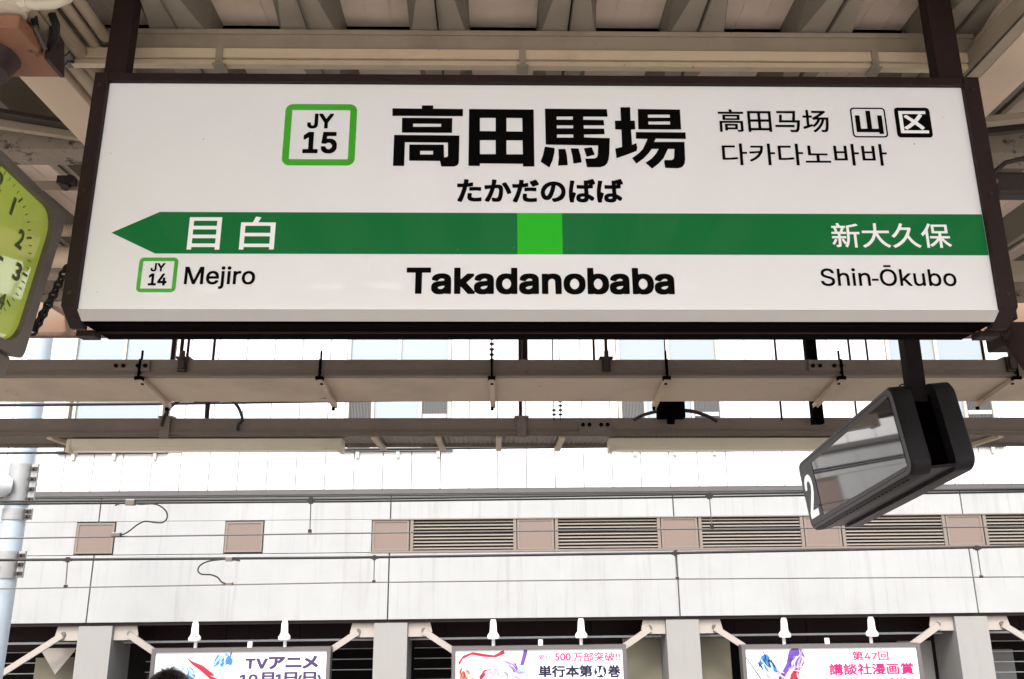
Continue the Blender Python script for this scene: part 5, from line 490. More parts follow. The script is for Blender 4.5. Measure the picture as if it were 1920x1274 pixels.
# ceiling bracket of the clock: rusty plate, round flange, pole
cb_ = thing('clock_hanger', 'rusty orange square ceiling plate with dark round flange and pole over the clock', 'hanger', (-1.78, 2.62, 3.68))
pl = MB().box(-1.95, -1.585, 2.45, 2.74, 3.665, 3.715)
put('ceiling_plate', pl, M['rust_plate'], cb_, bevel=.004)
put('side_lug', MB().prism([(2.62,3.66),(2.735,3.66),(2.70,3.78),(2.62,3.80)], 0, -1.584, -1.57), M['flange'], cb_)
put('bolt', MB().tube([(-1.575, 2.52, 3.72),(-1.575, 2.60, 3.685)], .009, 8), M['clamp'], cb_, smooth=True)
put('flange', MB().cyl((-1.795, 2.60, 3.600), .095, .065, 28, r2=.125), M['flange'], cb_, smooth=True)
put('pole', MB().cyl((-1.795, 2.60, 3.20), .045, .40, 20), M['flange'], cb_, smooth=True)
jb = thing('junction_box', 'round cream junction box with a conduit elbow in the top left corner', 'junction box', (-1.62, 2.40, 3.74))
put('round_box', MB().cyl(PZ(5, 22, 3.725), .072, .05, 24), M['lamp_body'], jb, bevel=.008, smooth=True)
put('outlet_pipe', MB().tube([PZ(20, -12, 3.77), PZ(40, 6, 3.74), PZ(70, 9, 3.735), PZ(100, 7, 3.74), PZ(125, -3, 3.76), PZ(140, -20, 3.80)], .0185, 12), M['lamp_body'], jb, smooth=True)
put('locknut', MB().tube([PZ(45, 7, 3.74), PZ(54, 8, 3.737)], .024, 6), M['lamp_body'], jb)

# ================================================================ STATION SIGN
YF = 2.64
def SP(x, y):                       # point of the sign's face seen at a pixel -> (X, Z)
    p = PY(x, y, YF); return p.x, p.z
sg = thing('station_sign', 'long white station name sign with green arrow band reading Takadanobaba', 'station sign', (.143, YF, 2.75))
XL, XR, ZB, ZT = -1.357, 1.645, 2.75, 3.580
put('face_panel', MB().prism([(YF,ZT),(YF,ZB),(2.677,2.7235),(2.765,2.7235),(2.765,ZT)], 0, XL, XR), M['acrylic'], sg, bevel=.006, seg=4, smooth=True)
side = [(2.625,3.612),(2.625,2.757),(2.700,2.703),(2.722,2.703),(2.722,3.612)]
put('side_frame', MB().prism(side, 0, -1.404, -1.3575), M['bronze'], sg, bevel=.002)
put('side_frame', MB().prism(side, 0, 1.6455, 1.702), M['bronze'], sg, bevel=.002)
put('top_frame', MB().box(-1.357, 1.645, 2.628, 2.86, 3.581, 3.612), M['bronze'], sg, bevel=.0015)
put('lamp_housing', MB().box(-1.352, 1.64, 2.767, 2.865, 2.724, 3.578), M['black_steel'], sg)
put('bottom_tray', MB().box(-1.350, 1.635, 2.680, 2.868, 2.712, 2.7225), M['black_steel'], sg)
put('tray_lip', MB().box(-1.345, 1.63, 2.765, 2.772, 2.706, 2.7115), M['post'], sg)
for xa_, xb_ in ((-1.405, -1.345), (1.632, 1.70)):
    put('bottom_edge_shade', MB().prism([(2.6395,2.7490),(2.6375,2.7465),(2.6755,2.7195),(2.6785,2.7215)], 0, XL+.001, XR-.001), M['shaded_acrylic'], sg) if xa_ < 0 else None  # thin strip painting shade onto the sign's bottom bevel
    put('end_cap', MB().box(xa_, xb_, 2.745, 2.80, 2.690, 2.7105), M['bronze'], sg, bevel=.002)
for xs_ in (-1.381, 1.674):
    for zs in (2.80, 3.16, 3.56): put('frame_screw', MB().cyl((xs_, 2.621, zs), .006, .004, 8, 1), M['steel_dark'], sg)
def P3(lift): return lambda u, v: Vector((u, YF-lift, v))
def S2(l, t, r_, b): 
    cx, cy = (l+r_)/2, (t+b)/2; return (SP(l, cy)[0], SP(cx, b)[1], SP(r_, cy)[0], SP(cx, t)[1])
tip = SP(209, 437); z1 = SP(300, 398)[1]; z0 = SP(291, 476)[1]; xa = SP(300, 398)[0]; xb = SP(291, 476)[0]; gx0 = SP(970, 440)[0]; gx1 = SP(1054.5, 440)[0]
flat('green_band', [[tip, (xb, z0), (gx0, z0), (gx0, z1), (xa, z1)]], P3(.0012), M['green'], sg, 'dark green arrow band pointing left')
flat('green_band', [[(gx1, z0), (XR-.004, z0), (XR-.004, z1), (gx1, z1)]], P3(.0012), M['green'], sg, 'dark green band on the right half')
flat('station_marker', [[(gx0, z0), (gx1, z0), (gx1, z1), (gx0, z1)]], P3(.0013), M['lime'], sg, 'bright green square marking this station')
for key in ('taka', 'ta', 'no', 'ba'):
    cs = [[SP(ZX+a/ZK, ZY+b/ZK) for a, b in c] for c in BIG[key]]
    flat('kanji_lettering', cs, P3(.0015), M['ink'], sg)
word('kana_lettering', 'kana', S2(857, 336, 1168.5, 380.5), P3(.0015), M['ink'], sg)
word('roman_lettering', 'takada', S2(762, 502.8, 1264, 552.8), P3(.0015), M['ink'], sg)
word('chinese_lettering', 'cn', S2(1346.7, 206, 1553.6, 248.6), P3(.0015), M['ink'], sg)
word('korean_lettering', 'kr', S2(1354, 270.3, 1662.7, 311), P3(.0015), M['ink'], sg)
word('roman_lettering', 'mejiro', S2(346, 500, 478.5, 542.5), P3(.0015), M['ink'], sg)
word('roman_lettering', 'shin', S2(1538.3, 503.6, 1631.5, 537.3), P3(.0015), M['ink'], sg)
word('roman_lettering', 'okubo', S2(1649, 498, 1791.8, 537.3), P3(.0015), M['ink'], sg)
q = S2(1634.5, 523.3, 1647, 527.3); flat('hyphen', [[(q[0],q[1]),(q[2],q[1]),(q[2],q[3]),(q[0],q[3])]], P3(.0015), M['ink'], sg)
word('kanji_lettering', 'me', S2(353.5, 408.3, 414.5, 469), P3(.0028), M['white_film'], sg)
word('kanji_lettering', 'shiro', S2(450.8, 407.3, 516, 469), P3(.0028), M['white_film'], sg)
word('kanji_lettering', 'ookubo', S2(1558.6, 419.4, 1781.5, 465.7), P3(.0028), M['white_film'], sg)
def frame_box(l, t, r_, b, w, rad, m, name, rin=.001):
    x0, y0, x1, y1 = S2(l, t, r_, b); flat(name, [rrect(x0, y0, x1, y1, rad), rrect(x0+w, y0+w, x1-w, y1-w, max(rin, .0008))[::-1]], P3(.0013), m, sg)
frame_box(532, 196, 667.5, 311, .0235, .026, M['lime2'], 'station_number_frame', .004)
word('number_lettering', 'jy', S2(576.5, 213.8, 625.8, 242), P3(.0015), M['ink'], sg)
word('number_lettering', 'n15', S2(568, 248, 632, 288.5), P3(.0015), M['ink'], sg)
frame_box(258.5, 483.6, 332, 548.6, .0125, .015, M['lime2'], 'station_number_frame', .003)
word('number_lettering', 'jy', S2(283, 494, 310, 509.8), P3(.0015), M['ink'], sg)
word('number_lettering', 'n14', S2(278.4, 513.4, 313, 536), P3(.0015), M['ink'], sg)
frame_box(1596, 202.6, 1662, 258.6, .0055, .013, M['ink'], 'zone_mark', .009)
word('zone_mark_lettering', 'yama', S2(1604, 208.5, 1654.5, 252), P3(.0015), M['ink'], sg)
x0, y0, x1, y1 = S2(1679, 202.6, 1745.5, 258.6)
flat('zone_mark', [rrect(x0, y0, x1, y1, .013)], P3(.0013), M['ink'], sg, 'solid black zone mark tile')
word('zone_mark_lettering', 'ku', S2(1686, 209.5, 1738.5, 251), P3(.0028), M['white_film'], sg)
sp_ = MB(); rs_ = random.Random(5)
for k in range(16):
    u, v, e_ = rs_.uniform(XL+.03, XR-.03), rs_.uniform(ZB+.02, ZT-.02), rs_.uniform(.0012, .0028)
    if 2.98 < v < 3.5 and abs(u-.2) < 1.0 or 2.97 < v < 3.16: continue
    a_ = rs_.uniform(0, 3); sp_.add([(u+e_*cos(a_+t)*rs_.uniform(.5, 1.3), YF-.0016, v+e_*sin(a_+t)) for t in (0, 1.2, 2.5, 3.8, 5)], [(0,1,2,3,4)])
put('dust_specks', sp_, mat('grey_dust', (.20,.18,.16,1), .9, var=0), sg, kind='stuff')
# hanger posts of the sign
for x0, x1, la in ((-1.384, -1.310, 'left'), (1.572, 1.662, 'right')):
    put('hanger_post', MB().box(x0, x1, 2.645, 2.70, 3.613, 4.06), M['post'], sg, bevel=.002)

# neighbouring bracket frame at the right edge
hf = thing('steel_bracket_frame', 'dark weathered steel bracket frame right behind the sign at the right edge', 'bracket', (1.82, 2.9, 2.8))
put('upright', MB().box(1.745, 1.80, 2.88, 2.95, 2.80, 3.45), M['steel_dark'], hf, bevel=.003)
put('upright', MB().box(1.803, 1.872, 2.90, 2.96, 2.80, 3.40), M['post'], hf, bevel=.003)
put('cross_arm', MB().box(1.88, 2.9, 2.90, 2.97, 3.295, 3.385), M['steel_dark'], hf, bevel=.012)
put('bolt', MB().tube([(1.86, 2.87, 3.33),(1.86, 2.90, 3.33)], .010, 6), M['clamp'], hf)
put('bolt', MB().tube([(1.83, 2.87, 3.27),(1.83, 2.90, 3.27)], .010, 6), M['clamp'], hf)
put('bottom_arm', MB().box(1.80, 2.8, 2.90, 3.0, 2.70, 2.79), M['post'], hf, bevel=.004)
put('cable', MB().tube([(1.83, 2.86, 3.30), (1.85, 2.86, 3.36), (1.90, 2.86, 3.40), (2.0, 2.86, 3.425), (2.2, 2.86, 3.43)], .009, 8), M['cable'], hf, smooth=True)
put('curved_arm', MB().tube([PY(1888, 598, 2.9), PY(1893, 622, 2.9), PY(1903, 645, 2.9), PY(1918, 668, 2.9), PY(1945, 700, 2.9)], [.018,.022,.03,.03,.03], 10), M['post'], hf, smooth=True)
put('knob', MB().sphere(PY(1886, 625, 2.88), .016, 8, 6).tube([PY(1880, 618, 2.88), PY(1888, 636, 2.88)], .009, 6), M['post'], hf)

# small chain between the clock and the sign
ch = thing('hanging_chain', 'dark chain slanting down between the green clock and the station sign', 'chain', PY(100, 550, 2.95))
pa, pb = PY(126, 500, 3.0), PY(60, 625, 3.0); n = 14
for k in range(n):
    c = pa.lerp(pb, (k+.5)/n)+Vector((0, 0, -.012*sin(pi*k/n))); d = (pb-pa).normalized(); l = (pb-pa).length/n*.72
    s_ = d.cross(Vector((0,1,0))).normalized() if k % 2 else Vector((0,1,0))
    ring = [c+d*(l*cos(2*pi*q/8))+s_*(.013*sin(2*pi*q/8)) for q in range(9)]
    put('link', MB().tube(ring, .0058, 6), M['cable'], ch)
put('tangled_tag', MB().box(-.02, .02, -.004, .004, -.012, .012).box(-.004, .012, -.006, .006, -.03, .02), M['cable'], ch, local=True).location = (.05, 0, .09)

# ================================================================ CLOCK (left edge)
d1 = Vector((-.069, .998, .005)).normalized(); up = Vector((.138, .005, .99)); up = (up-d1*up.dot(d1)).normalized(); nn = up.cross(d1)  # nn points away from the face
CM = Matrix((d1, -nn, up)).transposed().to_4x4() @ Matrix() ; CM.translation = Vector((-1.625, 2.9, 2.923))
CM2 = Matrix((d1, nn, up)).transposed().to_4x4(); CM2.translation = Vector((-1.625, 2.9, 2.923))
ck = thing('station_clock', 'hanging clock with lit yellow green dial cut by the left edge', 'clock', CM2)
W0, W1, H0, H1 = -.86, .0, -.275, .285
def octo(x0, z0, x1, z1, c): return [(x0+c,z0),(x1-c,z0),(x1,z0+c),(x1,z1-c),(x1-c,z1),(x0+c,z1),(x0,z1-c),(x0,z0+c)]
mb = MB()
outer = rrect(W0, H0, W1+.02, H1, .035, 4); inner = rrect(W0+.045, H0+.035, W1-.04, H1-.03, .085, 4)
for ring, y in ((outer, .0),):
    pass
n = len(outer)
vs = [(a, .03, b) for a, b in outer]+[(a, 0, b) for a, b in outer]+[(a, 0, b) for a, b in inner]+[(a, .02, b) for a, b in inner]+[(a, .20, b) for a, b in outer]
fsx = []
for i in range(n):
    j = (i+1) % n
    fsx += [(i, j, n+j, n+i), (n+i, n+j, 2*n+j, 2*n+i), (2*n+i, 2*n+j, 3*n+j, 3*n+i), (4*n+i, 4*n+j, j, i)]
fsx.append(tuple(range(4*n, 5*n)))
put('case', MB().add(vs, fsx), M['clock_frame'], ck, local=True)
def CP(y): return lambda u, v: CM2 @ Vector((u, y, v))
flat('dial', [rrect(W0+.046, H0+.036, W1-.041, H1-.031, .084)], CP(.018), M['clock_face'], ck)
CX, CZ = -.43, .0
for key, (x, z, h) in {'d12': (-.43, .205, .062), 'd1': (-.295, .172, .062), 'd2': (-.195, .095, .066), 'd3': (-.150, -.008, .062), 'd4': (-.190, -.125, .056)}.items():
    w_ = {'d12': .09, 'd1': .018}.get(key, .045)
    word('numeral', key, (x-w_/2, z-h/2, x+w_/2, z+h/2), CP(.016), M['clock_ink'], ck)
tk = MB()
for k in range(60):
    a = 2*pi*k/60; rx, rz = .345, .252; l = .94 if k % 5 else .90
    p0_, p1_ = Vector((CX+rx*sin(a)*l, .0155, CZ+rz*cos(a)*l)), Vector((CX+rx*sin(a), .0155, CZ+rz*cos(a)))
    if p1_.x > -.05: continue
    w_ = .0018 if k % 5 else .004; sd_ = (p1_-p0_).normalized().cross(Vector((0,1,0)))*w_
    tk.add([p0_-sd_, p0_+sd_, p1_+sd_, p1_-sd_], [(0,1,2,3)])
put('minute_marks', tk, M['clock_ink'], ck, local=True)
for a, l, w_ in ((R(92), .17, .010), (R(300), .12, .013)):
    e = Vector((sin(a)*l, 0, cos(a)*l)); s_ = Vector((cos(a)*w_, 0, -sin(a)*w_)); c = Vector((CX, .012, CZ))
    put('clock_hand', MB().add([c-s_, c+s_, c+e+s_*.6, c+e-s_*.6], [(0,1,2,3)]), M['clock_ink'], ck, local=True)
put('bottom_bracket', MB().box(W0, W1-.02, .02, .16, H0-.075, H0-.002), M['clock_frame'], ck, local=True, bevel=.01)
put('drop_pole', MB().tube([Vector((-1.795, 2.60, 3.20)), Vector((-1.795, 2.60, 3.24))], .05, 12), M['flange'], ck)

# ================================================================ LIGHTING / CABLE RACKS
def rack_channel(par, y, zt, zb, x0, x1):
    c = MB(); c.box(x0, x1, y, y+.004, zb+.014, zt); c.box(x0, x1, y, y+.05, zt, zt+.004); c.box(x0, x1, y-.010, y+.05, zb, zb+.012); c.box(x0, x1, y-.005, y+.002, zb+.030, zb+.036)
    put('channel', c, M['rack'], par)
r1 = thing('cable_rack', 'brown channel with sloping beige underside tray hung just below the sign', 'cable rack', (0, 5.2, 3.13))
rack_channel(r1, 5.2, 3.238, 3.135, -7, 7.6)
tz = lambda y: 3.130-.155*(y-5.26)
put('tray', MB().add([(-7,5.25,tz(5.25)),(7.6,5.25,tz(5.25)),(7.6,5.66,tz(5.66)),(-7,5.66,tz(5.66)),(-7,5.25,tz(5.25)+.03),(7.6,5.25,tz(5.25)+.03),(7.6,5.66,tz(5.66)+.03),(-7,5.66,tz(5.66)+.03)],
    [(0,3,2,1),(4,5,6,7),(0,1,5,4),(1,2,6,5),(2,3,7,6),(3,0,4,7)]), M['rack_light'], r1)
xs1 = [PY(x, 707, 5.2).x for x in (262, 600, 922, 1250, 1577, 1905)]
for i, x in enumerate(xs1):
    put('bracket_arm', MB().bar((x, 5.19, tz(5.19)-.018), (x+.006, 5.70, tz(5.70)-.018), .034, .03), M['rack_light'], r1, bevel=.003)
    put('hanger_rod', MB().tube([(x, 5.2, 3.12), (x, 5.2, 3.30)], .007, 6).box(x-.024, x+.022, 5.175, 5.22, 3.110, 3.130).box(x-.006, x+.007, 5.172, 5.18, 3.12, 3.24), M['black_steel'], r1)
    put('arm_end_bolt', MB().tube([(x, 5.68, tz(5.7)-.05), (x, 5.68, tz(5.7)-.01)], .012, 6), M['black_steel'], r1)
    put('arm_bolt', MB().tube([(x+.001, 5.25, tz(5.25)-.040), (x+.001, 5.25, tz(5.25)-.030)], .010, 8), M['black_steel'], r1)
for px in (246, 1550):
    x = PY(px, 690, 5.19).x
    put('splice_plate', MB().box(x-.115, x+.115, 5.182, 5.188, 3.165, 3.235), M['rack'], r1)
    for dx in (-.09, -.045, .045, .09):
        put('splice_bolt', MB().tube([(x+dx, 5.170, 3.197), (x+dx, 5.182, 3.197)], .012, 8), M['black_steel'], r1)
for px in (342, 1137, 1895):
    x = PY(px, 690, 5.19).x
    put('beam_clamp', MB().box(x-.026, x+.026, 5.175, 5.198, 3.16, 3.25).box(x-.042, x+.042, 5.17, 5.25, 3.243, 3.256).tube([(x, 5.17, 3.20), (x, 5.17, 3.29)], .016, 6).box(x-.018, x+.020, 5.155, 5.172, 3.175, 3.225), M['steel_dark'], r1)
r2 = thing('lighting_rack', 'lower brown channel rack carrying fluorescent fixtures over the track side', 'cable rack', (0, 6.5, 3.0))
rack_channel(r2, 6.5, 3.108, 2.992, -8, 8.6)
corr = MB(); n = 0
for k in range(int(16/.04)):
    x = -8+k*.04
    corr.add([(x,6.52,2.99),(x+.02,6.52,2.982),(x+.02,6.98,2.982),(x,6.98,2.99)], [(0,1,2,3)]); corr.add([(x+.02,6.52,2.982),(x+.04,6.52,2.99),(x+.04,6.98,2.99),(x+.02,6.98,2.982)], [(0,1,2,3)])
corr.box(-8, 8.6, 6.513, 6.519, 2.972, 3.000)
corr.box(-8, 8.6, 6.98, 6.99, 2.96, 3.02)
put('corrugated_tray', corr, M['rack'], r2)
for px in (90, 700, 820, 935, 1055, 1880):
    x = PY(px, 820, 6.5).x; dx = -.04*(x-0.1)
    put('bracket_arm', MB().bar((x, 6.52, 2.972), (x+dx*.4, 7.02, 2.945), .045, .03), M['rack_light'], r2, bevel=.003)
for px in (310, 978,):
    x = PY(px, 800, 6.49).x
    put('beam_clamp', MB().box(x-.035, x+.035, 6.475, 6.498, 2.96, 3.12).box(x-.055, x+.055, 6.47, 6.55, 3.112, 3.126), M['rack'], r2)
x = PY(1116, 800, 6.49).x
put('splice_plate', MB().box(x-.125, x+.125, 6.482, 6.488, 2.985, 3.095), M['rack'], r2)
for dx in (-.095, -.045, .045, .095):
    put('splice_bolt', MB().tube([(x+dx, 6.470, 3.055), (x+dx, 6.482, 3.055)], .015, 8), M['black_steel'], r2)
# rods that carry the racks
def rod(px, py0, py1, Y, w, lab, vb=False, ztop=3.95):
    p = PY(px, py1, Y)
    o = put('hanger_rod', MB().tube([(p.x, Y, p.z), (p.x, Y, ztop)], w, 8), M['post'], label=lab, cat='rod', group='rods carrying the cable racks')
    return o
rod(338, 640, 680, 5.2, .012, 'left rod of the close pair rising from the upper rack at left')
rod(350, 640, 680, 5.2, .009, 'right rod of the close pair rising from the upper rack at left')
rod(321, 640, 678, 5.9, .009, 'thin rod just left of the close pair, behind the upper rack')
rod(389, 640, 785, 6.45, .011, 'dark rod right of the close pair, reaching the lower rack')
rod(1137, 640, 680, 5.2, .010, 'thin rod ending at the clamp on the upper rack, right of centre')
rod(1114, 640, 680, 5.9, .009, 'thin leaning rod just left of the clamp right of centre')
rod(1248, 640, 680, 5.2, .004, 'hair thin rod above the black junction box')
rod(1595, 640, 680, 5.9, .008, 'left one of two thin rods between the black posts')
rod(1628, 640, 680, 5.9, .008, 'right one of two thin rods between the black posts')
rod(1846, 640, 680, 5.9, .010, 'thin rod right of the monitor post')
rod(976, 745, 790, 6.5, .014, 'dark rod dropping onto the square clamp at centre')
rod(984, 640, 676, 5.9, .022, 'thicker dark rod above the middle of the upper rack')
rod(1466, 745, 788, 6.5, .009, 'thin rod right of the black junction box, on the lower rack')
rod(1607, 745, 788, 6.5, .008, 'thin rod between the black post and the monitor')
rod(312, 745, 790, 6.5, .014, 'short rod inside the left cable loop, on the lower rack')
for o, (a, b, Y, w, s_) in zip(range(3), ((918, 922, 5.25, .006, 0), (1048, 1051, 6.45, .006, 0), (1038, 1039, 6.5, .005, 0))):
    p0_ = PY(a, 600, Y); p1_ = PY(b, 690 if o == 0 else 790, Y)
    mb = MB().tube([(p1_.x, Y, 3.95), p1_], w*.6, 6)
    t = thing('insulated_wire', ('knotted wire with beads hanging over the middle of the upper rack', 'beaded wire hanging onto the lower rack at centre', 'thin wire with small weight left of the beaded wire')[o], 'wire', p1_)
    put('strand', mb, M['cable'], t)
    for k in range(5 if o < 2 else 2):
        q = p1_+Vector((0, -.005, .05+k*.035)); put('bead', MB().sphere(q, .014, 8, 6, (1.2,1,.7)), M['cable'], t)
bp = thing('black_hanger_post', 'thin black square post in front of the facade between centre and monitor', 'post', (PY(1528, 790, 6.4).x, 6.4, 3.0))
xx = PY(1532, 770, 6.42).x
put('post', MB().box(xx-.04, xx+.04, 6.40, 6.47, 3.05, 3.95), M['black_steel'], bp)

# fluorescent fixtures under the lower rack
def fixture(pxa, pxb, lab, Y=6.62):
    xa, xb = PY(pxa, 838, Y).x, PY(pxb, 838, Y).x
    t = thing('fluorescent_fixture', lab, 'light fixture', ((xa+xb)/2, Y, 2.86), group='fluorescent fixtures under the lower rack')
    b = MB(); b.prism([(Y-.05, 2.965), (Y+.09, 2.965), (Y+.07, 2.890), (Y-.01, 2.880), (Y-.05, 2.905)], 0, xa+.03, xb-.03)
    put('housing', b, M['lamp_body'], t)
    for x0, x1 in ((xa, xa+.03), (xb-.03, xb)):
        put('lamp_holder', MB().box(x0, x1, Y-.055, Y+.09, 2.862, 2.965), M['lamp_body'], t, bevel=.004)
    put('tube', MB().tube([(xa+.03, Y+.02, 2.882), (xb-.03, Y+.02, 2.882)], .014, 10), M['white_paint'], t, smooth=True)
fixture(130, 643, 'white fluorescent fixture under the lower rack at left')
fixture(1141, 1660, 'white fluorescent fixture under the lower rack at right, behind the monitor')
fixture(-1000, -400, 'white fluorescent fixture beyond the left edge')

# cable loops and junction boxes on the lower rack
def px_tube(pts, Y, r, n=8):
    P_ = [PY(x, y, Y) for x, y in pts]; out = []
    for i in range(len(P_)-1):
        a = P_[max(i-1, 0)]; b = P_[i]; c = P_[i+1]; d = P_[min(i+2, len(P_)-1)]
        for k in range(4):
            t = k/4; out.append(.5*((2*b)+(c-a)*t+(2*a-5*b+4*c-d)*t*t+(3*b-a-3*c+d)*t**3))
    out.append(P_[-1]); return MB().tube(out, r, n)
put('cable_loop', px_tube([(303,800),(306,787),(313,772),(324,760),(338,751),(355,747),(380,748),(405,747),(425,748),(437,753),(446,763),(452,776),(454,788),(447,797),(446,808)], 6.47, .012), M['cable'], smooth=True, label='black cable arching over the lower rack at left', cat='cable')
jb = thing('black_junction_box', 'black cable junction box with arched cables on the lower rack, right of centre', 'junction box', PY(1257, 785, 6.46))
a_, b_ = PY(1232, 786, 6.44), PY(1282, 748, 6.44)
put('box', MB().box(a_.x, b_.x, 6.40, 6.48, a_.z, b_.z), M['black_steel'], jb, bevel=.015, smooth=True)
put('bottom_gland', MB().tube([PY(1258, 795, 6.44), PY(1258, 784, 6.44)], .03, 10), M['black_steel'], jb)
put('cable', px_tube([(1188,788),(1205,779),(1222,774),(1236,771)], 6.44, .013), M['cable'], jb, smooth=True)
put('cable', px_tube([(1280,770),(1300,772),(1325,780),(1345,790)], 6.44, .015), M['cable'], jb, smooth=True)
j2 = put('grey_connector', MB().box(*[v for pair in ((PY(370,700,6.45).x, PY(416,700,6.45).x),) for v in pair], 6.43, 6.5, PY(390,756,6.45).z, PY(390,745,6.45).z).tube([PY(388,756,6.45), PY(386,784,6.45)], .012, 8), M['steel_dark'], label='grey cable connector on a short stem between the left cable loops', cat='connector')
# feeder wires crossing between the racks
def wire(name, lab, pts, Y, r, m, group=None, cat='wire'):
    a = PY(*pts[0], Y); b = PY(*pts[-1], Y); d = (b-a).normalized()
    P_ = [a-d*6]+[PY(x, y, Y) for x, y in pts]+[b+d*6]
    return put(name, MB().tube(P_, r, 6), m, label=lab, cat=cat, group=group)
wire('feeder_wire', 'black feeder wire passing just under the upper rack, higher of two', [(0,750),(640,742),(1200,738)], 7.6, .014, M['cable'])
wire('feeder_wire', 'black feeder wire passing just under the upper rack, lower of two', [(0,760),(320,757),(640,752),(1200,744)], 7.9, .016, M['cable'])
wire('feeder_wire', 'dark wire running just below the fluorescent fixtures at left', [(0,850),(318,847),(1145,838)], 8.4, .012, M['cable'])

# ================================================================ PLATFORM MONITOR
m1 = Vector((.034, .997, -.120)).normalized(); mu = Vector((-.087, .07, .994)); mu = (mu-m1*mu.dot(m1)).normalized(); mo = m1.cross(mu)   # mo points away from the visible screen
MMx = Matrix((m1, -mo, mu)).transposed().to_4x4(); MMx.translation = Vector((1.899, 3.932, 2.583))   # local y points out of the visible screen
mt = thing('platform_monitor', 'double sided dark grey platform monitor marked 2 hanging by a black post', 'monitor', MMx)
LN, HB, HT = 1.535, -.215, .222
def unit(name, y0, y1, flip):
    pts = rrect(0, HB, LN, HT, .065, 6); n = len(pts)
    mb = MB(); ins = .012
    cx, cz = LN/2, (HB+HT)/2
    def sc(p, k): return (cx+(p[0]-cx)*(1-k/(LN/2)), cz+(p[1]-cz)*(1-k/((HT-HB)/2)))
    ya, yb = (y0, y1) if not flip else (y1, y0)
    e = (.012 if not flip else -.012)
    rings = [[(sc(p, .010)[0], ya, sc(p, .010)[1]) for p in pts], [(p[0], ya+e, p[1]) for p in pts], [(p[0], yb, p[1]) for p in pts]]
    vs = [v for r_ in rings for v in r_]; fs_ = []
    for k in range(2):
        for i in range(n):
            j = (i+1) % n; fs_.append((k*n+i, k*n+j, (k+1)*n+j, (k+1)*n+i))
    fs_ += [tuple(range(n)), tuple(range(2*n, 3*n))]
    vs = [(a, -c, d) for a, c, d in vs]
    return put(name, mb.add(vs, fs_), M['mon'], mt, local=True, smooth=True)
unit('screen_case', 0, .090, False)
unit('screen_case', .205, .302, True)
put('core', MB().box(.07, LN-.02, -.204, -.091, HB+.05, HT-.05), M['black_steel'], mt, local=True)
put('core_tray', MB().box(.015, LN-.03, -.2045, -.0905, HB+.016, HB+.03), M['mon'], mt, local=True)
def MP(y): return lambda u, v: MMx @ Vector((u, -y, v))
zo = lambda x: 0
flat('bezel', [rrect(.008, HB+.010, LN-.010, HT-.010, .058)], MP(-.0015), M['mon_face'], mt)
flat('seam_line', [rrect(.045, HB+.028, LN-.012, HT-.024, .05), rrect(.0475, HB+.0305, LN-.0145, HT-.0265, .048)[::-1]], MP(-.0020), M['black_steel'], mt)
flat('screen', [[(.050,-.168),(1.262,-.158),(1.262,.160),(.050,.172)]], MP(-.0032), M['glass_screen'], mt)
flat('screen_edge', [[(1.264,-.158),(1.276,-.158),(1.276,.165),(1.264,.165)]], MP(-.0026), M['black_steel'], mt)
word('platform_number', 'two', (1.483, -.145, 1.330, .118), MP(-.0034), M['number_brightened'], mt)
put('sensor', MB().tube([(1.295, .004, -.095), (1.295, .0015, -.095)], .006, 8), M['black_steel'], mt, local=True)
for k in range(26):
    put('vent_slot', MB().box(.14+k*.052, .165+k*.052, -.034, -.025, HB-.0015, HB+.002), M['black_steel'], mt, local=True)
pb_ = MMx @ Vector((.09, -.148, HT-.08))
put('hanging_post', MB().box(pb_.x-.040, pb_.x+.040, pb_.y-.03, pb_.y+.03, pb_.z, 3.93), M['post_black'], mt, bevel=.002)
p = pb_+Vector((-.06, 0, .055)); ring = [p+Vector((.022*cos(2*pi*k/12), 0, .026*sin(2*pi*k/12)+.01)) for k in range(13)]
put('cable_ring', MB().tube(ring, .004, 6), M['cable'], mt)

# ================================================================ STATION BUILDING across the tracks
TAU = R(.35); BY = 17.0
BM = Matrix.Translation((0, BY, 1.9)) @ Matrix.Rotation(-TAU, 4, 'Y')
bd = thing('station_building', 'long white station building with louvre band and columns across the tracks', 'building', BM)
S0, S1 = -17.0, 19.0
def B(name, mb, m, par=bd, **k): return put(name, mb, m, par, local=True, **k)
# backing walls
B('backing_wall', MB().box(S0, S1, .06, .30, 1.62, 9.5), M['joint'])
B('backing_wall', MB().box(S0, S1, .05, .30, -.68, 1.64), M['joint'])
# white cladding: one panel every .57 m, broken by the windows
WIN = [(-14.2,-12.1), (-8.66,-6.58), (-3.06,-.93), (2.47,4.60), (8.10,10.20), (13.6,15.7)]
pan = {}
def panel(x0, x1, z0, z1):
    key = (round(x1-x0, 3), round(z1-z0, 3))
    if key not in pan:
        pan[key] = B('cladding_panel', MB().box(0, key[0], 0, .05, 0, key[1]), M['cladding'], bevel=.004, seg=1); o = pan[key]
    else:
        o = pan[key].copy(); COL.objects.link(o)
    o.location = (x0, 0, z0)
PW = .5707; x = -9.12-13*PW
while x < S1-.6:
    a, b = x+.0075, x+PW-.0075
    hit = [w for w in WIN if a < w[1] and b > w[0]]
    if hit:
        panel(a, b, 1.765, 2.50)
        w = hit[0]
        if a < w[0]-.05: panel(a, w[0]-.012, 2.512, 5.6)
        if b > w[1]+.05: panel(w[1]+.012, b, 2.512, 5.6)
        panel(a, b, 5.612, 9.2)
    else:
        panel(a, b, 1.765, 5.6); panel(a, b, 5.612, 9.2)
    x += PW
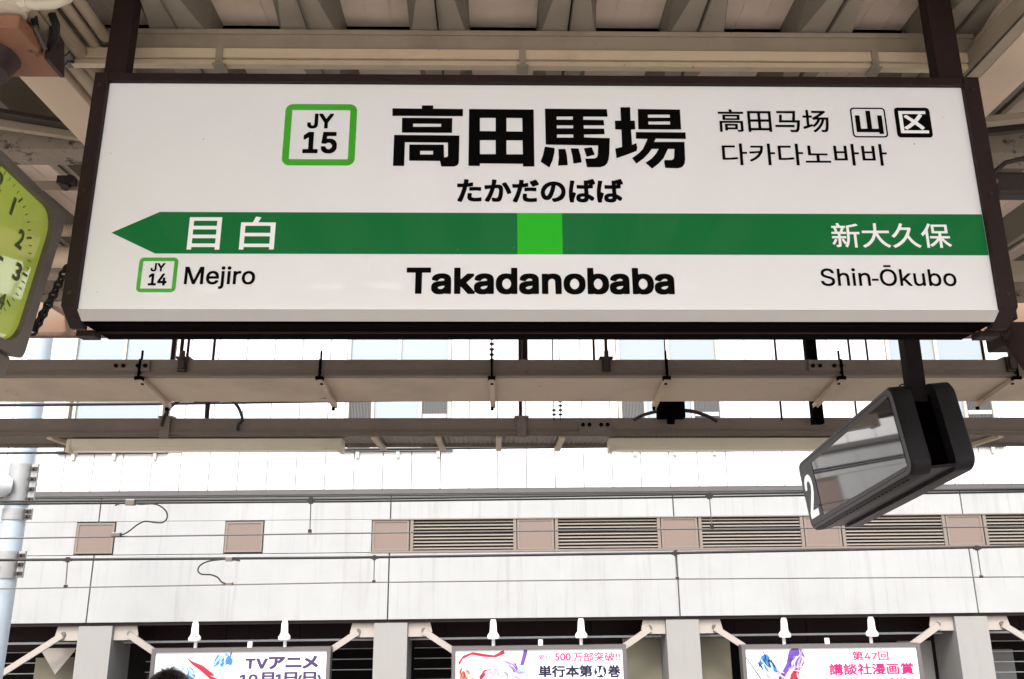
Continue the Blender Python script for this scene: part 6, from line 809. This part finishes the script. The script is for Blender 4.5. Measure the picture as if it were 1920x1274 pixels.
# windows
for wi, (x0, x1) in enumerate(WIN):
    w = B('window', MB().box(x0, x0+.07, -.02, .10, 2.56, 5.6).box(x1-.07, x1, -.02, .10, 2.56, 5.6).box(x0+.07, x1-.07, -.018, .10, 4.15, 4.23).box(x0+.07, x1-.07, -.018, .10, 5.53, 5.6), M['win_frame'])
    B('window_sill', MB().box(x0-.04, x1+.04, -.07, .04, 2.505, 2.555), M['flashing'], w)
    c = (x0+x1)/2
    B('mullion', MB().box(c-.035, c+.035, -.015, .09, 4.232, 5.528), M['win_frame'], w)
    B('pane', MB().box(x0+.07, c-.037, .03, .04, 4.232, 5.528), M['win_glass'], w)
    B('pane', MB().box(c+.037, x1-.07, .03, .04, 4.232, 5.528), M['win_glass'], w)
    gl = x0+.07+(.48 if wi != 1 else .10); gr = x1-.07-(.55 if wi != 1 else .10)
    B('mullion', MB().box(gl-.03, gl+.03, -.015, .09, 2.562, 4.148), M['win_frame'], w)
    B('mullion', MB().box(gr-.03, gr+.03, -.015, .09, 2.562, 4.148), M['win_frame'], w)
    B('pane', MB().box(gl+.03, gr-.03, .03, .04, 2.562, 4.148), M['win_glass'], w)
    for a, b in ((x0+.07, gl-.032), (gr+.032, x1-.07)):
        g_ = MB().box(a, b, .045, .055, 2.562, 4.148); k = a+.012
        while k < b-.012: g_.box(k, k+.014, .0, .02, 2.562, 4.148); k += .030
        B('vent_grille', g_, M['grille'], w, kind='stuff')
    bh_ = (.12, .30, .10, .2, .26, .15)[wi]  # pale bands stand in for blinds and bright reflections
    B('blind_and_streak', MB().box(x0+.08, c-.045, .012, .022, 5.52-bh_, 5.52), M['blind_streak'], w)
    B('blind_and_streak', MB().box(gl+.04, gr-.04, .012, .022, 4.14-bh_*.9, 4.14), M['blind_streak'], w)
    B('blind_and_streak', MB().box(gr+.05, x1-.09, -.010, -.004, 3.18, 3.26), M['blind_streak'], w)  # reflection streak across the grille, made as a pale strip
    for k in (.25, 1.05, 1.85): B('drip_peg', MB().box(x0+k, x0+k+.07, -.06, -.02, 2.38, 2.50), M['win_frame'], w)
B('flashing', MB().box(S0, S1, -.06, .05, 1.665, 1.75), M['flashing'], bevel=.004)
B('flashing', MB().box(S0, S1, -.045, .05, 1.64, 1.66), M['joint'])
# concrete bands with vertical joints every 5.54 m
JX = [-18.8, -13.3, -7.74, -2.09, 3.465, 9.2, 14.8, 19.0]
for a, b in zip(JX[:-1], JX[1:]):
    a_, b_ = a+.012, b-.012
    B('concrete_panel', MB().box(a_, b_, -.0, .05, 1.185, 1.632), M['concrete'], bevel=.004, seg=1)
    B('concrete_panel', MB().box(a_, b_, -.03, .05, -.68, .545), M['concrete'], bevel=.006, seg=1)
# middle band: plain wall with two square hatches at left, then louvres
def hatch(x0, x1, z0=.585, z1=1.16):
    h = B('hatch', MB().box(x0, x0+.04, -.025, .03, z0, z1).box(x1-.04, x1, -.025, .03, z0, z1).box(x0+.04, x1-.04, -.024, .03, z0, z0+.035).box(x0+.04, x1-.04, -.024, .03, z1-.035, z1), M['louvre_frame'])
    B('hatch_panel', MB().box(x0+.04, x1-.04, -.012, .02, z0+.035, z1-.035), M['tan_panel'], h)
B('concrete_panel', MB().box(S0, -8.15, -.0, .05, .56, 1.18), M['concrete'])
B('concrete_panel', MB().box(-7.39, -5.29, -.0, .05, .56, 1.18), M['concrete'])
B('concrete_panel', MB().box(-4.53, -2.45, -.0, .05, .56, 1.18), M['concrete'])
hatch(-8.13, -7.41); hatch(-5.27, -4.55)
x = -2.43
B('louvre_ledge', MB().box(-2.45, S1, -.045, .05, .545, .580), M['louvre_frame'])
B('louvre_head', MB().box(-2.45, S1, -.045, .05, 1.165, 1.183), M['louvre_frame'])
sl0 = None
while x < S1-3:
    hatch(x, x+.71)
    a, b = x+.735, x+.735+2.06
    lv = B('louvre', MB().box(a+.06, b-.06, .04, .048, .583, 1.163), M['dark_void'])
    for j0, j1 in ((a, a+.06), (b-.06, b)): B('jamb', MB().box(j0, j1, -.03, .05, .583, 1.163), M['louvre_frame'], lv)
    for k in range(9):
        z = .605+k*.063
        if sl0 is None:
            sl0 = B('slat', MB().prism([(-.018,0),(-.014,-.004),(.03,.028),(.026,.032)], 0, 0, 1.94), M['slat'], lv)
        else:
            c = sl0.copy(); COL.objects.link(c); c.parent = lv; sl = c
        (sl0 if k == 0 and x < -2.4 else c).location = (a+.06, 0, z)
    x += 2.815
# soffit, columns, rooms behind
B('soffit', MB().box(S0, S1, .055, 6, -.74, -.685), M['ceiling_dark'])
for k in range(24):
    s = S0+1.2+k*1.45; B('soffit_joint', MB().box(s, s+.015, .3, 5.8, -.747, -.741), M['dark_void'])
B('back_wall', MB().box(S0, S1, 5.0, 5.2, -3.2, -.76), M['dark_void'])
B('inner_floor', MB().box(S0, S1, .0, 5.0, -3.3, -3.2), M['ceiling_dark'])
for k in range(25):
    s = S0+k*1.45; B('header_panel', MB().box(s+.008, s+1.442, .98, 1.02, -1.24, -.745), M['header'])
CXS = [-13.1, -7.57, -2.03, 3.51, 9.06, 14.6]
for cx in CXS:
    B('column', MB().box(cx-.315, cx+.315, .02, .95, -3.15, -.742), M['column'], bevel=.006)
    for sgn in (-1, 1):
        gx = cx+sgn*.32; 
        if cx < -7 and sgn < 0: pass
        q = [(gx, -.745), (gx+sgn*.42, -.745), (gx+sgn*.46, -.92), (gx+sgn*.34, -1.0), (gx, -1.0)]
        gp = B('gusset_plate', MB().prism(q, 1, .10, .125), M['strut'])
        B('bolt', MB().tube([(gx+sgn*.30, .07, -.885), (gx+sgn*.30, .10, -.885)], .045, 12), M['clamp'], gp)
        B('strut', MB().bar((gx+sgn*.30, .06, -.90), (gx+sgn*1.5, .12, -1.66), .11, .06, (0,1,0)), M['strut'])
B('rail_pipe', MB().tube([(S0, .6, -1.07), (S1, .6, -1.07)], .022, 8), M['pipe_white'], smooth=True)
# dark glazed bays with pale horizontal rails, olive wall panels
for a, b in ((-7.1,-6.5), (-3.4,-2.36), (-1.7,-.9), (-12.5,-8.2), (9.8, 14)):
    for k in range(6):
        B('blind_rail', MB().box(a, b, 1.4, 1.42, -1.30-k*.20, -1.285-k*.20), M['pipe_white'])
for a, b in ((2.45, 3.19), (3.83, 4.56)):
    B('wall_panel', MB().box(a, b, .7, .75, -3.2, -1.09), M['olive'])
for a, b in ((-9.0, -8.15), ):
    B('wall_panel', MB().box(a, b, .8, .85, -3.2, -1.35), M['olive'])
B('wall_panel', MB().box(8.02, 8.7, 1.0, 1.05, -3.2, -1.1), M['column'])
B('duct_box', MB().box(10.2, 10.9, 2.0, 2.6, -2.2, -1.5), M['column'])
B('stair_plate', MB().add([(-8.75,.4,-1.15),(-8.05,.4,-1.15),(-8.4,.4,-1.62),(-8.75,.42,-1.15),(-8.05,.42,-1.15),(-8.4,.42,-1.62)], [(0,1,2),(3,5,4),(0,3,4,1),(1,4,5,2),(2,5,3,0)]), M['strut'])

# ================================================================ ADVERTISING BOARDS
def BP(lift):
    return lambda u, v: BM @ Vector((u, lift, v))
def L2(x, y, d=-.15):
    P_ = PY(x, y, BY+d)-Vector((0, BY, 1.9)); return (P_.x*cos(TAU)+P_.z*sin(TAU), -P_.x*sin(TAU)+P_.z*cos(TAU))
def board(pl, pr, pt, lab, stuff):
    x0, z1 = L2(pl, pt); x1, _ = L2(pr, pt); z0 = z1-1.75
    m_ = BM @ Matrix.Translation(((x0+x1)/2, -.1, z0))
    t = thing('advertising_board', lab, 'billboard', m_)
    def Q(name, mb, m, par=t, **k):
        mb.v = [BM @ v for v in mb.v]; return put(name, mb, m, par, **k)
    w = .07
    fr_ = Q('frame', MB().box(x0, x0+w, -.15, .05, z0, z1).box(x1-w, x1, -.15, .05, z0, z1).box(x0+w, x1-w, -.15, .05, z1-w, z1).box(x0+w, x1-w, -.15, .05, z0, z0+w), M['board_frame'])
    Q('poster', MB().box(x0+w, x1-w, -.12, .02, z0+w, z1-w), M['poster'])
    for px_ in stuff['lamps']:
        sx, _ = L2(px_, 1190)
        lamp = thing('spotlight', stuff['lamplab'][px_], 'spotlight', BM @ Matrix.Translation((sx, -.1, z1)), group='white spotlights above the advertising boards')
        def LQ(name, mb, m): 
            mb.v = [BM @ v for v in mb.v]; return put(name, mb, m, lamp, smooth=True)
        LQ('stem', MB().tube([(sx, -.05, z1+.0), (sx, -.05, z1+.20)], .032, 8), M['white_paint'])
        LQ('lamp_head', MB().tube([(sx, -.13, z1+.13), (sx, -.13, z1+.155), (sx, -.135, z1+.19), (sx, -.14, z1+.225), (sx, -.14, z1+.25), (sx, -.15, z1+.43), (sx, -.15, z1+.445), (sx, -.15, z1+.475)], [.105,.115,.11,.085,.068,.058,.048,.045], 16), M['white_paint'])
        LQ('tilt_bracket', MB().box(sx-.075, sx+.075, -.23, -.05, z1+.205, z1+.222), M['galv'])
    for px_ in stuff['stubs']:
        sx, _ = L2(px_, 1210)
        Q('cable_stub', MB().tube([(sx, -.05, z1), (sx, -.05, z1+.10)], .045, 10), M['white_paint'])
    return t
def bw(board_, name, key, l, t, r_, b, m, lift=-.273):
    (u0, v0), (u1, v1) = L2(l, b), L2(r_, t); word(name, key, (u0, v0, u1, v1), BP(-.1225), m, board_)
def bf(board_, name, pts, m, lift=-.1220):
    flat(name, [[L2(*p, -.12) for p in pts]], BP(lift), m, board_)
LL = {365: 'white spotlight above the red slash on the TV advertising board', 533: 'white spotlight above the words TV on the leftmost advertising board', 925: 'white spotlight above the red ribbon picture of the middle board',
      1090: 'white spotlight above the pink 500 on the middle board', 1472: 'white spotlight above the violet picture of the rightmost board', 1636: 'white spotlight above the pink number 47 on the rightmost board'}
b1 = board(285, 620, 1217, 'white advertising board with violet TV lettering, leftmost of the three', dict(lamps=(365, 533), stubs=(466,), lamplab=LL))
b2 = board(847, 1174, 1213, 'white advertising board with pink 500 lettering, middle of the three', dict(lamps=(925, 1090), stubs=(1014,), lamplab=LL))
b3 = board(1390, 1725, 1210, 'white advertising board with pink 47 lettering, rightmost of the three', dict(lamps=(1472, 1636), stubs=(1555,), lamplab=LL))
bw(b1, 'lettering', 'ad1a', 458, 1230, 596.5, 1256, M['purple_ink']); bw(b1, 'lettering', 'ad1b', 447, 1259.5, 602, 1285, M['purple_ink'])
bw(b2, 'lettering', 'ad2a', 1010, 1228, 1034, 1239.5, M['pink_ink']); bw(b2, 'lettering', 'ad2a2', 1040.7, 1225, 1070.3, 1239.8, M['pink_ink']); bw(b2, 'lettering', 'ad2a3', 1074.3, 1223, 1162.4, 1241, M['pink_ink'])
bw(b2, 'lettering', 'ad2b', 1010, 1247.4, 1111, 1271, M['navy_ink']); bw(b2, 'lettering', 'ad2c', 1140.6, 1247.4, 1163, 1271, M['navy_ink'])
flat('number_disc', [[L2(1125.5+11.5*cos(2*pi*k/24), 1259.3+11.5*sin(2*pi*k/24), -.12) for k in range(24)]], BP(-.1222), M['navy_ink'], b2)
(u0, v0), (u1, v1) = L2(1118, 1268), L2(1133, 1251); word('lettering', 'ad2d', (u0, v0, u1, v1), BP(-.1240), M['poster'], b2)
bw(b3, 'lettering', 'ad3a', 1600, 1221, 1666, 1239.4, M['pink_ink']); bw(b3, 'lettering', 'ad3b', 1557, 1243, 1713, 1267, M['pink_ink']); bw(b3, 'lettering', 'ad3c', 1561, 1271.5, 1714.6, 1296, M['pink_ink'])
# abstract colour shapes standing in for the poster pictures
bf(b1, 'red_slash', [(348,1232),(362,1241),(380,1248),(398,1262),(410,1276),(396,1276),(376,1258),(360,1246)], M['red_ink'])
bf(b1, 'blue_brush_mark', [(402,1238),(408,1228),(418,1231),(424,1225),(430,1230),(437,1238),(434,1248),(426,1246),(418,1252),(410,1246),(401,1252)], M['blue_ink'])
bf(b1, 'blue_brush_mark', [(346,1274),(352,1262),(350,1250),(357,1262),(366,1266),(364,1280)], M['blue_ink'])
bf(b1, 'pale_wash', [(404,1256),(428,1250),(436,1262),(430,1282),(408,1280)], M['pale_ink'])
bf(b2, 'red_ribbon', [(859,1243),(868,1230),(886,1223),(906,1226),(926,1229),(944,1219),(947,1226),(930,1233),(906,1232),(884,1228),(868,1236),(861,1248)], M['red_ink'])
bf(b2, 'violet_stroke', [(983,1216),(988,1216),(989,1224),(982,1248),(975,1248)], M['violet_ink'])
bf(b2, 'pale_wash', [(950,1226),(962,1238),(968,1246),(976,1252),(992,1258),(1003,1276),(930,1280),(900,1268),(915,1254),(940,1256)], M['pale_ink'])
bf(b2, 'red_brush_mark', [(898,1270),(908,1256),(922,1255),(912,1262),(902,1276)], M['red_ink'], -.1235)
bf(b2, 'orange_blot', [(862,1270),(866,1260),(876,1256),(886,1262),(890,1280),(862,1280)], M['rust_plate'])
bf(b2, 'violet_stroke', [(958,1252),(966,1242),(972,1256),(964,1262)], M['violet_ink'], -.1235)
bf(b3, 'blue_brush_mark', [(1422,1244),(1428,1230),(1438,1227),(1446,1236),(1462,1262),(1452,1260),(1442,1248),(1434,1240),(1424,1252)], M['blue_ink'])
bf(b3, 'violet_stroke', [(1458,1276),(1474,1246),(1480,1220),(1490,1212),(1504,1220),(1511,1236),(1502,1228),(1492,1232),(1487,1244),(1476,1262),(1466,1280)], M['violet_ink'])
bf(b3, 'crimson_blot', [(1482,1266),(1490,1254),(1502,1250),(1498,1262),(1496,1280),(1480,1280)], M['red_ink'])
bf(b3, 'grey_stroke', [(1398,1233),(1400,1233),(1430,1276),(1427,1276)], M['board_frame'])

_lift = [-.1226]
def brush(board_, name, pts, w, m):
    """a tapered curved brush stroke through photo pixels, printed flat on the poster"""
    P_ = [Vector(L2(*p, -.12)) for p in pts]; n = 10; mid = []
    for i_ in range(n+1):
        t = i_/n*(len(P_)-1); k = min(int(t), len(P_)-2); t -= k
        a_, b_, c_, d_ = P_[max(k-1, 0)], P_[k], P_[k+1], P_[min(k+2, len(P_)-1)]
        mid.append(.5*((2*b_)+(c_-a_)*t+(2*a_-5*b_+4*c_-d_)*t*t+(3*b_-a_-3*c_+d_)*t**3))
    A_, B_ = [], []
    for i_ in range(n+1):
        d = (mid[min(i_+1, n)]-mid[max(i_-1, 0)]).normalized(); nn_ = Vector((-d.y, d.x)); ww = w*.011*(sin(pi*(i_+.4)/(n+.8))**.7)
        A_.append(tuple(mid[i_]+nn_*ww)); B_.append(tuple(mid[i_]-nn_*ww))
    _lift[0] -= .00025
    flat(name, [A_+B_[::-1]], BP(_lift[0]), m, board_)
rb_ = random.Random(11)
def cloud(board_, name, cx, cy, rx, ry, n, w, mats_, ang):
    for k in range(n):
        x, y = cx+rb_.uniform(-rx, rx), cy+rb_.uniform(-ry, ry); a = ang+rb_.uniform(-.5, .5); l = rb_.uniform(6, 13); b_ = rb_.uniform(-4, 4)
        brush(board_, name, [(x-l*cos(a), y-l*sin(a)), (x+b_*sin(a), y-b_*cos(a)), (x+l*cos(a), y+l*sin(a))], w*rb_.uniform(.5, 1.2), M[rb_.choice(mats_)])
cloud(b1, 'brush_stroke', 420, 1240, 11, 8, 14, 1.6, ['blue_ink', 'pale_blue', 'pale_blue', 'pale_ink'], 2.2)
cloud(b1, 'brush_stroke', 352, 1262, 10, 8, 7, 1.4, ['pale_blue', 'blue_ink'], 1.2)
cloud(b1, 'brush_stroke', 420, 1264, 14, 9, 8, 1.2, ['pale_ink', 'pale_blue', 'pale_ink'], .8)
cloud(b2, 'brush_stroke', 955, 1258, 34, 14, 26, 1.5, ['pale_ink', 'pale_violet', 'pale_ink', 'pale_blue'], .7)
cloud(b2, 'brush_stroke', 875, 1264, 12, 8, 8, 1.4, ['pale_peach', 'red_ink', 'pale_peach'], 1.4)
cloud(b2, 'brush_stroke', 915, 1262, 14, 7, 6, 1.5, ['pale_pink', 'pale_pink', 'red_ink'], 2.6)
cloud(b3, 'brush_stroke', 1436, 1240, 12, 10, 12, 1.4, ['blue_ink', 'navy_ink', 'pale_blue'], 1.0)
cloud(b3, 'brush_stroke', 1492, 1236, 12, 14, 16, 1.6, ['violet_ink', 'pale_violet', 'pale_ink'], 1.9)
cloud(b3, 'brush_stroke', 1510, 1262, 18, 10, 12, 1.2, ['pale_ink', 'pale_pink', 'pale_peach'], .6)
cloud(b3, 'brush_stroke', 1450, 1266, 14, 7, 6, 1.4, ['pale_pink', 'pale_violet'], .6)

# ================================================================ OVERHEAD LINE, POLE
wires = [('messenger_wire', 'thick dark messenger cable of the nearer overhead line, upper strand', [(0,941),(640,936.5),(1280,927.5),(1920,917)], 9.5, .014, 'wire'),
         ('messenger_wire', 'thick dark messenger cable of the nearer overhead line, lower strand', [(0,945.5),(640,941),(1280,933),(1920,922.5)], 9.55, .012, 'wire'),
         ('contact_wire', 'thin contact wire of the nearer overhead line crossing the louvres', [(0,1010),(640,1000.5),(1280,992.5),(1920,988)], 9.5, .009, 'wire_pale'),
         ('messenger_wire', 'thick dark messenger cable of the farther overhead line below the louvres', [(0,1050.5),(640,1046),(1280,1037),(1920,1025)], 12.5, .021, 'wire'),
         ('contact_wire', 'thin contact wire of the farther overhead line crossing the lower wall', [(0,1104.5),(640,1093),(1280,1086),(1920,1082)], 12.5, .010, 'wire_pale')]
for n_, lab, pts, Y, r, m in wires: wire(n_, lab, pts, Y, r, M[m])
drops = [(583,939,581,998,9.5,'dropper on the nearer overhead line left of centre'), (1330,930,1335,990,9.5,'dropper on the nearer overhead line right of centre'),
         (127,1050,123,1101,12.5,'dropper on the farther overhead line near the blue pole'), (702,1046,701,1092,12.5,'dropper on the farther overhead line left of centre'),
         (1266,1038,1270,1086,12.5,'dropper on the farther overhead line right of centre'), (1832,1028,1840,1083,12.5,'dropper on the farther overhead line near the right edge')]
for x0, y0, x1, y1, Y, lab in drops:
    a, b = PY(x0, y0, Y), PY(x1, y1, Y)
    t = thing('dropper', lab, 'dropper', b, group='droppers on the overhead lines'); s = Y/9.5
    put('rod', MB().tube([a, b], .006*s, 6), M['wire_pale'], t)
    put('top_clamp', MB().box(a.x-.04*s, a.x+.04*s, Y-.02, Y+.02, a.z-.02, a.z+.022).box(a.x-.02, a.x+.02, Y-.025, Y+.025, a.z-.035, a.z+.035), M['cable'], t)
    put('bottom_clamp', MB().box(b.x-.018*s, b.x+.018*s, Y-.012, Y+.012, b.z-.008, b.z+.028), M['cable'], t)
for pts, Y, lab in (([(216,948),(228,944),(245,943),(262,946),(285,945),(300,949),(312,960),(313,972),(305,980),(290,980),(272,978),(258,984),(245,994),(232,1002),(218,1004)], 9.48, 'curling jumper cable on the nearer overhead line at left'),
                    ([(450,1052),(430,1049),(410,1050),(390,1053),(376,1060),(371,1070),(378,1077),(395,1078),(408,1083),(416,1092),(430,1096)], 12.48, 'curling jumper cable on the farther overhead line at left')):
    t = thing('jumper_cable', lab, 'jumper cable', PY(*pts[-1], Y))
    put('cable', px_tube(pts, Y, .008*Y/9.5), M['wire'], t, smooth=True)
    a = PY(*pts[2 if Y < 10 else 1], Y); b = PY(*pts[-1], Y)
    put('clamp', MB().box(a.x-.05, a.x+.05, Y-.03, Y+.03, a.z-.03, a.z+.035), M['clamp'], t, bevel=.008)
    put('clamp', MB().box(b.x-.05, b.x+.05, Y-.03, Y+.03, b.z-.015, b.z+.03), M['clamp'], t, bevel=.008)

pp = thing('overhead_line_pole', 'light blue steel line pole with bolted collars and white arms at left edge', 'pole', (-7.17, 13, -1.2))
put('shaft', MB().cyl((-7.17, 13, -1.2), .155, 8.5, 28), M['pole_blue'], pp, smooth=True)
for z0, z1, kx in ((3.02, 3.62, 4), (2.80, 2.96, 2), (1.97, 2.35, 3)):
    col = put('collar', MB().cyl((-7.17, 13, z0), .172, z1-z0, 28), M['galv'], pp, smooth=True)
    put('collar_flange', MB().box(-6.99, -6.90, 12.93, 12.98, z0, z1), M['galv'], pp)
    for k in range(kx):
        z = z0+(z1-z0)*(k+.5)/kx; put('collar_bolt', MB().box(-6.995, -6.90, 12.90, 12.93, z-.025, z+.025).tube([(-6.95, 12.86, z), (-6.95, 13.02, z)], .018, 6), M['steel_dark'], pp)
put('arm', MB().tube([(-12, 12.75, 3.28), (-7.25, 12.75, 3.28), (-7.17, 12.80, 3.28)], [.17,.17,.10], 18), M['pipe_white'], pp, smooth=True)
put('arm', MB().tube([(-9.2, 12.8, 3.4), (-7.35, 12.8, 2.16), (-7.2, 12.82, 2.10)], [.07,.07,.05], 14), M['pipe_white'], pp, smooth=True)
put('brace_tube', MB().tube([(-7.5, 12.9, 2.0), (-7.43, 12.9, 2.9)], .05, 12), M['pole_blue'], pp, smooth=True)

# ================================================================ PERSON (only the top of the head shows)
pe = thing('person', 'person with short black hair below the leftmost advertising board, only hair visible', 'person', (-1.19, 3.3, 0))
def skin(name, V, E, rad, m, sub=2, label=None):
    me = bpy.data.meshes.new(name); me.from_pydata(V, E, []); o = bpy.data.objects.new(name, me); COL.objects.link(o)
    md = o.modifiers.new('s', 'SKIN'); o.modifiers.new('b', 'SUBSURF').levels = sub
    for i, r in enumerate(rad): me.skin_vertices[0].data[i].radius = (r, r) if not isinstance(r, tuple) else r
    me.skin_vertices[0].data[0].use_root = True
    new = bpy.data.meshes.new_from_object(o.evaluated_get(bpy.context.evaluated_depsgraph_get()))
    bpy.data.objects.remove(o); new.materials.clear(); new.materials.append(m)
    for p in new.polygons: p.use_smooth = True
    o = bpy.data.objects.new(name, new); COL.objects.link(o); o.parent = pe; RM[o.name] = RM[pe.name]
    if label: o['label'] = label
    return o
H = 1.58/1.7
def s3(v): return tuple(c*H for c in v)
V = [(0,0,.95),(0,0,1.12),(0,.01,1.32),(0,.01,1.43),(0,-.005,1.52),(0,-.01,1.60),
     (.10,0,.90),(.11,-.01,.50),(.11,.02,.09),(.11,-.12,.045),(-.10,0,.90),(-.11,-.01,.50),(-.11,.02,.09),(-.11,-.12,.045),
     (.17,.01,1.37),(.22,.02,1.10),(.21,-.06,.86),(.205,-.09,.79),(-.17,.01,1.37),(-.22,.02,1.10),(-.21,-.06,.86),(-.205,-.09,.79)]
E_ = [(0,1),(1,2),(2,3),(3,4),(4,5),(0,6),(6,7),(7,8),(8,9),(0,10),(10,11),(11,12),(12,13),(3,14),(14,15),(15,16),(16,17),(3,18),(18,19),(19,20),(20,21)]
rad = [(.15,.11),(.13,.10),(.16,.11),(.09,.08),.055,.085,.085,.058,.04,.035,.085,.058,.04,.035,.06,.045,.033,.035,.06,.045,.033,.035]
skin('body', [s3(v) for v in V], E_, rad, M['skin'])
Vt = [v for v in V[:3]]+[(0,.01,1.41)]+V[14:17]+V[18:21]
skin('jacket', [s3(v) for v in Vt], [(0,1),(1,2),(2,3),(3,4),(4,5),(5,6),(3,7),(7,8),(8,9)], [(.18,.14),(.165,.13),(.19,.14),(.085,.085),.085,.065,.05,.085,.065,.05], M['coat'])
Vp = [V[0]]+V[6:9]+V[10:13]
skin('trousers', [s3(v) for v in Vp], [(0,1),(1,2),(2,3),(0,4),(4,5),(5,6)], [(.17,.13),.105,.078,.062,.105,.078,.062], M['trousers'])
hd = MB().sphere(Vector((-1.185, 3.29, 1.492)), .078, 18, 12, (1,1.14,1.24))
put('head', hd, M['skin'], pe, smooth=True)
put('face', MB().sphere(Vector((-1.185, 3.197, 1.475)), .016, 8, 6, (.8,1,1.5)).sphere(Vector((-1.215, 3.207, 1.50)), .011, 8, 6).sphere(Vector((-1.155, 3.207, 1.50)), .011, 8, 6), M['skin'], pe, smooth=True)
hb = MB(); rnd = random.Random(3)
hb.sphere(Vector((-1.185, 3.305, 1.505)), .085, 20, 14, (1.04,1.14,1.10))
put('hair', hb, M['hair'], pe, smooth=True)
hs = MB()
for k in range(700):
    a = rnd.uniform(0, 2*pi); e = rnd.uniform(.05, 1.45); r = .087
    n_ = Vector((cos(a)*sin(e), sin(a)*sin(e)*1.12, cos(e)*1.08)); p = Vector((-1.185, 3.305, 1.505))+n_*r
    tdir = Vector((cos(a)*cos(e), sin(a)*cos(e), -sin(e)))+Vector((rnd.uniform(-.6,.6), rnd.uniform(-.6,.6), rnd.uniform(-.1,.35)))
    tdir.normalize(); l = rnd.uniform(.02, .05); sd_ = tdir.cross(n_).normalized()*.0012
    hs.add([p-sd_, p+sd_, p+tdir*l*.6+n_*.004+sd_*.6, p+tdir*l*.6+n_*.004-sd_*.6, p+tdir*l+n_*.002], [(0,1,2,3), (3,2,4)])
put('hair_strands', hs, M['hair'], pe, kind='stuff')
